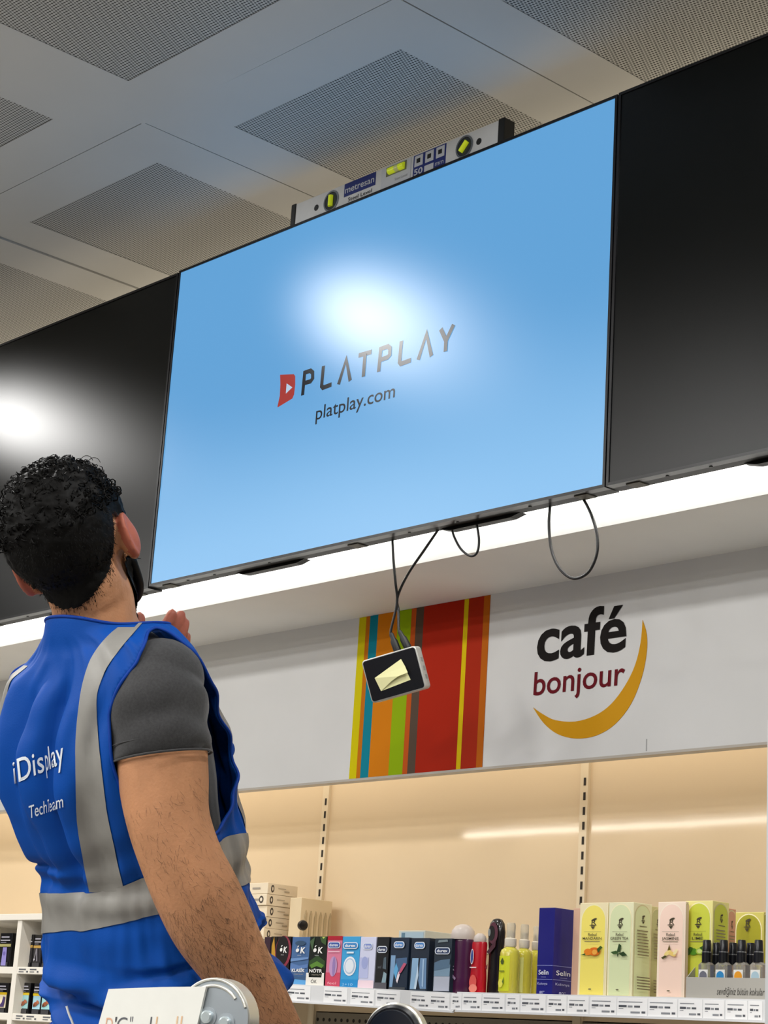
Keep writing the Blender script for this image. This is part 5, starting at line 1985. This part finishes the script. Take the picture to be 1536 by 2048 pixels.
def S0(phi):
    k = math.cos(phi)
    return 1254 - 33 * max(0.0, k) + 40 * max(0.0, -k)


vv = []
SROWS = [[S0(2 * math.pi * i / NV) + (S1 - S0(2 * math.pi * i / NV)) * j / NS_ for i in range(NV)] for j in range(NS_ + 1)]
for j in range(NS_ + 1):
    for i in range(NV):
        vv.append(vest_pt(SROWS[j][i], 2 * math.pi * i / NV))
vf = []
for j in range(NS_):
    for i in range(NV):
        s = (SROWS[j][i] + SROWS[j + 1][i]) / 2
        d = 360.0 * (i + 0.5) / NV
        dd = d if d <= 180 else d - 360
        if in_poly(abs(dd) - (14 if dd < 0 else 0), s, armS):
            continue
        vf.append((j * NV + i, j * NV + (i + 1) % NV, (j + 1) * NV + (i + 1) % NV, (j + 1) * NV + i))
bm = bmesh.new()
bvs = [bm.verts.new(p) for p in vv]
for f in vf:
    bm.faces.new([bvs[k] for k in f])
for v_ in [v_ for v_ in bm.verts if not v_.link_faces]:
    bm.verts.remove(v_)
bm.verts.ensure_lookup_table()
# relax the cut edges so that the armholes run in clean curves
bd = [v_ for v_ in bm.verts if any(e_.is_boundary for e_ in v_.link_edges)]
for it in range(14):
    new = {}
    for v_ in bd:
        nb_ = [e_.other_vert(v_) for e_ in v_.link_edges if e_.is_boundary]
        if len(nb_) == 2:
            new[v_] = v_.co * 0.5 + (nb_[0].co + nb_[1].co) * 0.25
    for v_, c in new.items():
        v_.co = c
bmesh.ops.recalc_face_normals(bm, faces=bm.faces)
# loops along the cut edges for the piping
loops = []
seen = set()
for v_ in bd:
    if v_ in seen:
        continue
    lp, cur, prev = [], v_, None
    while cur is not None and cur not in seen:
        seen.add(cur)
        lp.append(cur.co.copy())
        nx = [e_.other_vert(cur) for e_ in cur.link_edges if e_.is_boundary]
        nx = [q for q in nx if q is not prev and q not in seen]
        prev, cur = cur, (nx[0] if nx else None)
    loops.append(lp)
vest_me = bpy.data.meshes.new('vest')
bm.to_mesh(vest_me)
VB = BVHTree.FromBMesh(bm)
bm.free()
vest_m = mat('vest_blue', '03469c', 0.6, noise_amt=0.07, noise_scale=9, bump=0.12, bump_scale=420, spec=0.18)
vest_d = mat('vest_edge_blue', '0a3a92', 0.6, spec=0.2)
refl = mat('reflective_grey', '8b8984', 0.42, noise_amt=0.08, noise_scale=30, bump=0.10, bump_scale=60, spec=0.5)
vest = link('vest', vest_me, vest_m, man, 3.0)
vest['label'] = 'royal blue sleeveless work vest'
so = vest.modifiers.new('thickness', 'SOLIDIFY')
so.thickness = 0.003
so.offset = -1.0
for lp in loops:
    if len(lp) > 20:
        pts = lp[::2] + [lp[0]]
        MB().tube(pts, 0.0023, 7).build('edge_binding', vest_d, vest, 1.5)


def cast(px_, py_, lift=0.0012):
    d = px_ray(px_, py_).normalized()
    loc, nor, i, dist = VB.ray_cast(CAM, d)
    if loc is None:
        return None
    if nor.dot(d) > 0:
        nor = -nor
    return loc + nor * lift


def surf_strip(tab, name, nu=5, ns=60, lift=0.0014):
    """reflective tape laid on the vest: rows of (row, left column, right column)"""
    mb = MB()
    grid = []
    for j in range(ns + 1):
        y = tab[0][0] + (tab[-1][0] - tab[0][0]) * j / ns
        l, r = ctr(tab, y)
        grid.append([cast(l + (r - l) * i / nu, y, lift) for i in range(nu + 1)])
    for j in range(ns):
        for i in range(nu):
            q = (grid[j][i], grid[j][i + 1], grid[j + 1][i + 1], grid[j + 1][i])
            if all(p is not None for p in q) and max((q[0] - q[2]).length, (q[1] - q[3]).length) < 0.04:
                mb.add(q, [(0, 1, 2, 3)])
    o = mb.build(name, refl, vest, recalc=False)
    bm_ = bmesh.new()
    bm_.from_mesh(o.data)
    bmesh.ops.remove_doubles(bm_, verts=bm_.verts, dist=0.00005)
    bmesh.ops.recalc_face_normals(bm_, faces=bm_.faces)
    bm_.to_mesh(o.data)
    bm_.free()
    o.data.shade_smooth()
    return o


surf_strip([(1247, 249, 285), (1262, 228, 272), (1285, 205, 252), (1317, 183, 227), (1350, 171, 208), (1395, 161, 194), (1473, 153, 198), (1551, 152, 206), (1630, 153, 216), (1700, 163, 231), (1784, 180, 249)], 'reflective_tape')


def param_strip(p0, p1, q0, q1, name, nu, ns, tilt=0.0, lift=0.0016):
    """tape in the vest's own coordinates: angle p0..p1 (degrees), row q0..q1"""
    mb = MB()
    grid = []
    for j in range(ns + 1):
        row = []
        for i in range(nu + 1):
            d = p0 + (p1 - p0) * i / nu
            s = q0 + (q1 - q0) * j / ns + tilt * math.sin(math.radians(d))
            dd = d if d <= 180 else d - 360
            ok_ = not in_poly(abs(dd) - (14 if dd < 0 else 0), s, armS)
            row.append((vest_pt(s, math.radians(d), -lift), ok_))
        grid.append(row)
    for j in range(ns):
        for i in range(nu):
            q = (grid[j][i], grid[j][i + 1], grid[j + 1][i + 1], grid[j + 1][i])
            if all(k[1] for k in q):
                mb.add([k[0] for k in q], [(0, 1, 2, 3)])
    o = mb.build(name, refl, vest, recalc=False)
    bm_ = bmesh.new()
    bm_.from_mesh(o.data)
    bmesh.ops.remove_doubles(bm_, verts=bm_.verts, dist=0.00005)
    bmesh.ops.recalc_face_normals(bm_, faces=bm_.faces)
    bm_.to_mesh(o.data)
    bm_.free()
    o.data.shade_smooth()
    return o


param_strip(0, 360, 1738, 1806, 'reflective_tape', 200, 14, -62)
param_strip(-55, -39, 1300, 1765, 'reflective_tape', 5, 60)
param_strip(142, 160, 1330, 1700, 'reflective_tape', 5, 60)
param_strip(200, 218, 1330, 1700, 'reflective_tape', 5, 60)

# ---- lettering printed on the back, running into the fold
print_w = mat('vest_print_white', 'dfe6ee', 0.6)


def vest_text(body_, x0, y0, dx, slope, hpx, wpx, squeeze, bold, name='lettering', lean=0.0):
    vs, fs = text2d(body_, bold)
    wv = max(v[0] for v in vs)
    # split long faces is not needed: glyph triangles are small against the folds
    out, okv = [], []
    for x, y in vs:
        u = x / wv
        g = squeeze(u)
        px_ = x0 + g * wpx + lean * y * hpx
        py_ = y0 + slope * g * wpx - y * hpx
        p = cast(px_, py_, 0.0016)
        okv.append(p is not None)
        out.append(p if p is not None else Vector((0, 0, 0)))
    fs = [f for f in fs if all(okv[k] for k in f)]
    mb = MB()
    mb.add(out, fs)
    return mb.build(name, print_w, vest, recalc=False)


def sq1(u):     # 'pl' of the name sinks into the fold
    pts = [(0, 0.0), (0.50, 0.62), (0.68, 0.70), (1.0, 1.0)]
    for k in range(3):
        if u <= pts[k + 1][0]:
            f = (u - pts[k][0]) / (pts[k + 1][0] - pts[k][0])
            return pts[k][1] + f * (pts[k + 1][1] - pts[k][1])
    return 1.0


def sq2(u):
    pts = [(0, 0.0), (0.42, 0.50), (0.70, 0.60), (1.0, 1.0)]
    for k in range(3):
        if u <= pts[k + 1][0]:
            f = (u - pts[k][0]) / (pts[k + 1][0] - pts[k][0])
            return pts[k][1] + f * (pts[k + 1][1] - pts[k][1])
    return 1.0


vest_text('iDisplay', 30, 1567, 1, -0.42, 47, 100, sq1, 0.006, lean=-0.10)
vest_text('Tech Team', 60, 1636, 1, -0.34, 26, 68, sq2, 0.004, lean=-0.05)

# ---- loose front edge, pocket flap and pull tag on the right front


def cloth(pts, faces, name, m=vest_m, th=0.002, sub=True):
    o = MB().add(pts, faces).build(name, m, vest)
    s_ = o.modifiers.new('t', 'SOLIDIFY')
    s_.thickness = th
    if sub:
        q = o.modifiers.new('s', 'SUBSURF')
        q.levels = q.render_levels = 2
        q.subdivision_type = 'CATMULL_CLARK'
    o.data.shade_smooth()
    return o


Dp = 2.83
cloth([at(455, 1700, Dp - .04), at(476, 1690, Dp), at(470, 1760, Dp - .05), at(490, 1765, Dp), at(482, 1820, Dp - .06), at(512, 1802, Dp), at(500, 1850, Dp - .05), at(528, 1835, Dp + .005), at(506, 1868, Dp - .03), at(546, 1846, Dp + .01)],
      [(0, 1, 3, 2), (2, 3, 5, 4), (4, 5, 7, 6), (6, 7, 9, 8)], 'front_flap')
cloth([at(505, 1850, Dp - .04), at(516, 1858, Dp - .01), at(520, 1925, Dp - .02), at(506, 1915, Dp - .05), at(545, 1990, Dp - .02), at(520, 1985, Dp - .05)], [(0, 1, 2, 3), (3, 2, 4, 5)], 'front_edge', vest_d)
cloth([at(446, 1466, Dp - .05), at(470, 1484, Dp - .02), at(452, 1500, Dp - .05), at(474, 1503, Dp - .02), at(455, 1522, Dp - .05), at(465, 1516, Dp - .03)], [(0, 1, 3, 2), (2, 3, 5, 4)], 'pocket_flap')
c = at(467, 1633, 2.80)
MB().bevbox((c.x - 0.006, c.y - 0.004, c.z - 0.008), (c.x + 0.006, c.y + 0.006, c.z + 0.006), 0.001).build('pull_tag', mat('tag_black', '101010', 0.4), vest)
c = at(470, 1631, 2.795)
MB().bevbox((c.x - 0.003, c.y - 0.004, c.z - 0.006), (c.x + 0.004, c.y + 0.003, c.z + 0.005), 0.001).build('pull_tag_metal', mat('tag_silver', 'cfcfcf', 0.3, metal=0.6), vest)
# white draw cord at the hem
MB().tube(catmull([at(133, 2012, 2.62), at(138, 2028, 2.618), at(147, 2052, 2.616), at(152, 2085, 2.616)], 5), 0.0016, 8).build('draw_cord', mat('cord_white', 'dddfe2', 0.7, bump=0.3, bump_scale=900), vest, 0.9)

# ================================================================== ladder
na = Vector((0.38, -0.925, 0)).normalized()       # hinge axis, towards the viewer
wd_ = Vector((0.925, 0.38, 0)).normalized()       # the way the two flanks spread
alu = mat('ladder_aluminium', 'b7bcc0', 0.3, metal=0.85, noise_amt=0.06, noise_scale=30)
grey_pl = mat('hinge_grey', 'a3abb1', 0.35, metal=0.4)
rim_m = mat('hinge_rim', 'd6d5cc', 0.3, metal=0.5)
blk = mat('hinge_black', '15181d', 0.35)
bolt_m = mat('bolt_zinc', 'd9e6ea', 0.2, metal=0.6)
H1 = at(428, 2040, 2.335)
L_ = 0.5
for it in range(30):
    q = H1 - na * L_ - CAM
    pxx = 768 + FPX * q.dot(cr) / q.dot(cf)
    L_ += (786 - pxx) * 0.0006
H2 = H1 - na * L_
zfix = at(0, 0, 1).z
H2 = Vector((H2.x, H2.y, H2.z))
spread = math.radians(17)
lad = empty('step_ladder', Vector((H1.x, H1.y, 0)) - na * (L_ / 2), 'aluminium folding ladder with round hinges beside the man', 'ladder')
LEN = H1.z / math.cos(spread)
for hi, Hc in enumerate((H1, H2)):
    for s_ in (-1, 1):
        dn = (wd_ * (s_ * math.sin(spread)) - Z_ * math.cos(spread)).normalized()
        pr = dn.cross(na).normalized()
        a0 = Hc + dn * 0.03
        ln = (a0.z - 0.03) / math.cos(spread)
        b0 = a0 + dn * ln
        off = na * (-0.014)
        pts = [pr * -0.032 + na * -0.013 + off, pr * 0.032 + na * -0.013 + off, pr * 0.032 + na * 0.009 + off, pr * -0.032 + na * 0.009 + off]
        MB().rings([[a0 + p for p in pts], [b0 + p for p in pts]]).build('rail', alu, lad)
        MB().rings([[b0 + p * 1.12 for p in pts], [b0 + dn * 0.026 + p * 1.12 for p in pts]]).build('rubber_foot', blk, lad)
    R0 = 0.049 if hi == 0 else 0.0435
    hg = MB().lathe(Hc, na, [(R0, -0.022), (R0, 0.002), (R0 - 0.004, 0.005), (R0 * 0.80, 0.005), (R0 * 0.78, 0.003), (0.004, 0.003)], 40).build('hinge', rim_m if hi == 0 else blk, lad, 0.5)
    if hi == 0:
        MB().lathe(Hc, na, [(R0 * 0.99, 0.0052), (R0 * 0.78, 0.0062), (0.004, 0.0064)], 40).build('hinge_plate', grey_pl, hg, 0.5)
        uu = (Z_ - na * Z_.dot(na)).normalized()
        vq = na.cross(uu)
        for rr_, a0_, a1_, th_ in ((0.80, -50, 62, 0.0022), (0.955, -70, 80, 0.0018)):
            arc = [Hc + na * 0.0062 + (uu * math.cos(math.radians(a)) + vq * math.sin(math.radians(a))) * (R0 * rr_) for a in np.linspace(a0_, a1_, 22)]
            MB().tube(arc, th_, 8).build('hinge_arc', rim_m, hg, 0.9)
        for k, (bx_, by_) in enumerate(((416, 2034), (452, 2046))):
            d = px_ray(bx_, by_)
            tt = (Hc + na * 0.0064 - CAM).dot(na) / d.dot(na)
            c = CAM + d * tt
            MB().lathe(c, na, [(0.0115, 0), (0.0115, 0.0012), (0.008, 0.0014)], 24).build('washer', grey_pl, hg, 0.6)
            MB().lathe(c, na, [(0.0075, 0.001), (0.0075, 0.005), (0.0055, 0.0064)], 18).build('bolt', bolt_m, hg, 0.6)
    else:
        MB().lathe(Hc, na, [(R0 * 0.86, 0.004), (R0 * 0.82, 0.007), (R0 * 0.3, 0.0085), (0.004, 0.0088)], 40).build('hinge_cover', mat('hinge_cover_black', '1b212a', 0.3, spec=0.6), hg, 0.8)
        MB().lathe(Hc, na, [(R0 + 0.0035, -0.020), (R0 + 0.0035, -0.004), (R0 + 0.001, -0.002)], 40).build('hinge_strap', rim_m, hg, 0.6)
# steps on both flanks
for s_ in (-1, 1):
    dn = (wd_ * (s_ * math.sin(spread)) - Z_ * math.cos(spread)).normalized()
    for zz in (0.28, STEP_Z, 0.89, 1.19, 1.45):
        if s_ == 1 and zz == STEP_Z:
            zz = 0.585
        tt = (H1.z - zz) / math.cos(spread)
        a0 = H1 + dn * tt - na * 0.028
        b0 = H2 + dn * tt + na * 0.006
        b0.z = a0.z
        w1 = wd_ * 0.042 if zz == STEP_Z else wd_ * 0.03
        MB().prism([a0 - w1, a0 + w1, b0 + w1, b0 - w1], (0, 0, -0.022)).build('step', alu, lad)
# white card fixed in front of the near hinge
card_w = mat('ladder_card_white', 'e6e6df', 0.5, noise_amt=0.02)


def on_card(px_, py_, k=0.012):
    d = px_ray(px_, py_)
    tt = (H1 + na * k - CAM).dot(na) / d.dot(na)
    return CAM + d * tt


cp = [on_card(217, 1978), on_card(320, 1974), on_card(412, 1973), on_card(386, 2085), on_card(185, 2090)]
cd_ = MB().prism(cp, na * -0.0045).build('label_card', card_w, lad)
cd_['label'] = 'white printed card'
e1 = (on_card(400, 2040, 0.0124) - on_card(212, 2044, 0.0124)).normalized()
e2 = na.cross(e1)
if e2.z < 0:
    e2 = -e2
o1 = on_card(209, 2064, 0.0124)
for tx, dx, w_, col in (("D", 0.0, 0.010, 'd9a98a'), ("'", 0.0125, 0.0025, '4a4a4e'), ("G", 0.016, 0.014, '5a5c62'), ('"', 0.0335, 0.004, '6a6a70'), ("l", 0.062, 0.002, '55575c'), ("l", 0.070, 0.002, 'd9b48a'), ("l", 0.098, 0.002, 'e0bf9a'), ("l", 0.104, 0.002, 'e0b890')):
    put_text(tx, o1 + e1 * dx, e1, e2, 0.0175, w_, cm(col, 0.6), cd_, skew=0.12)
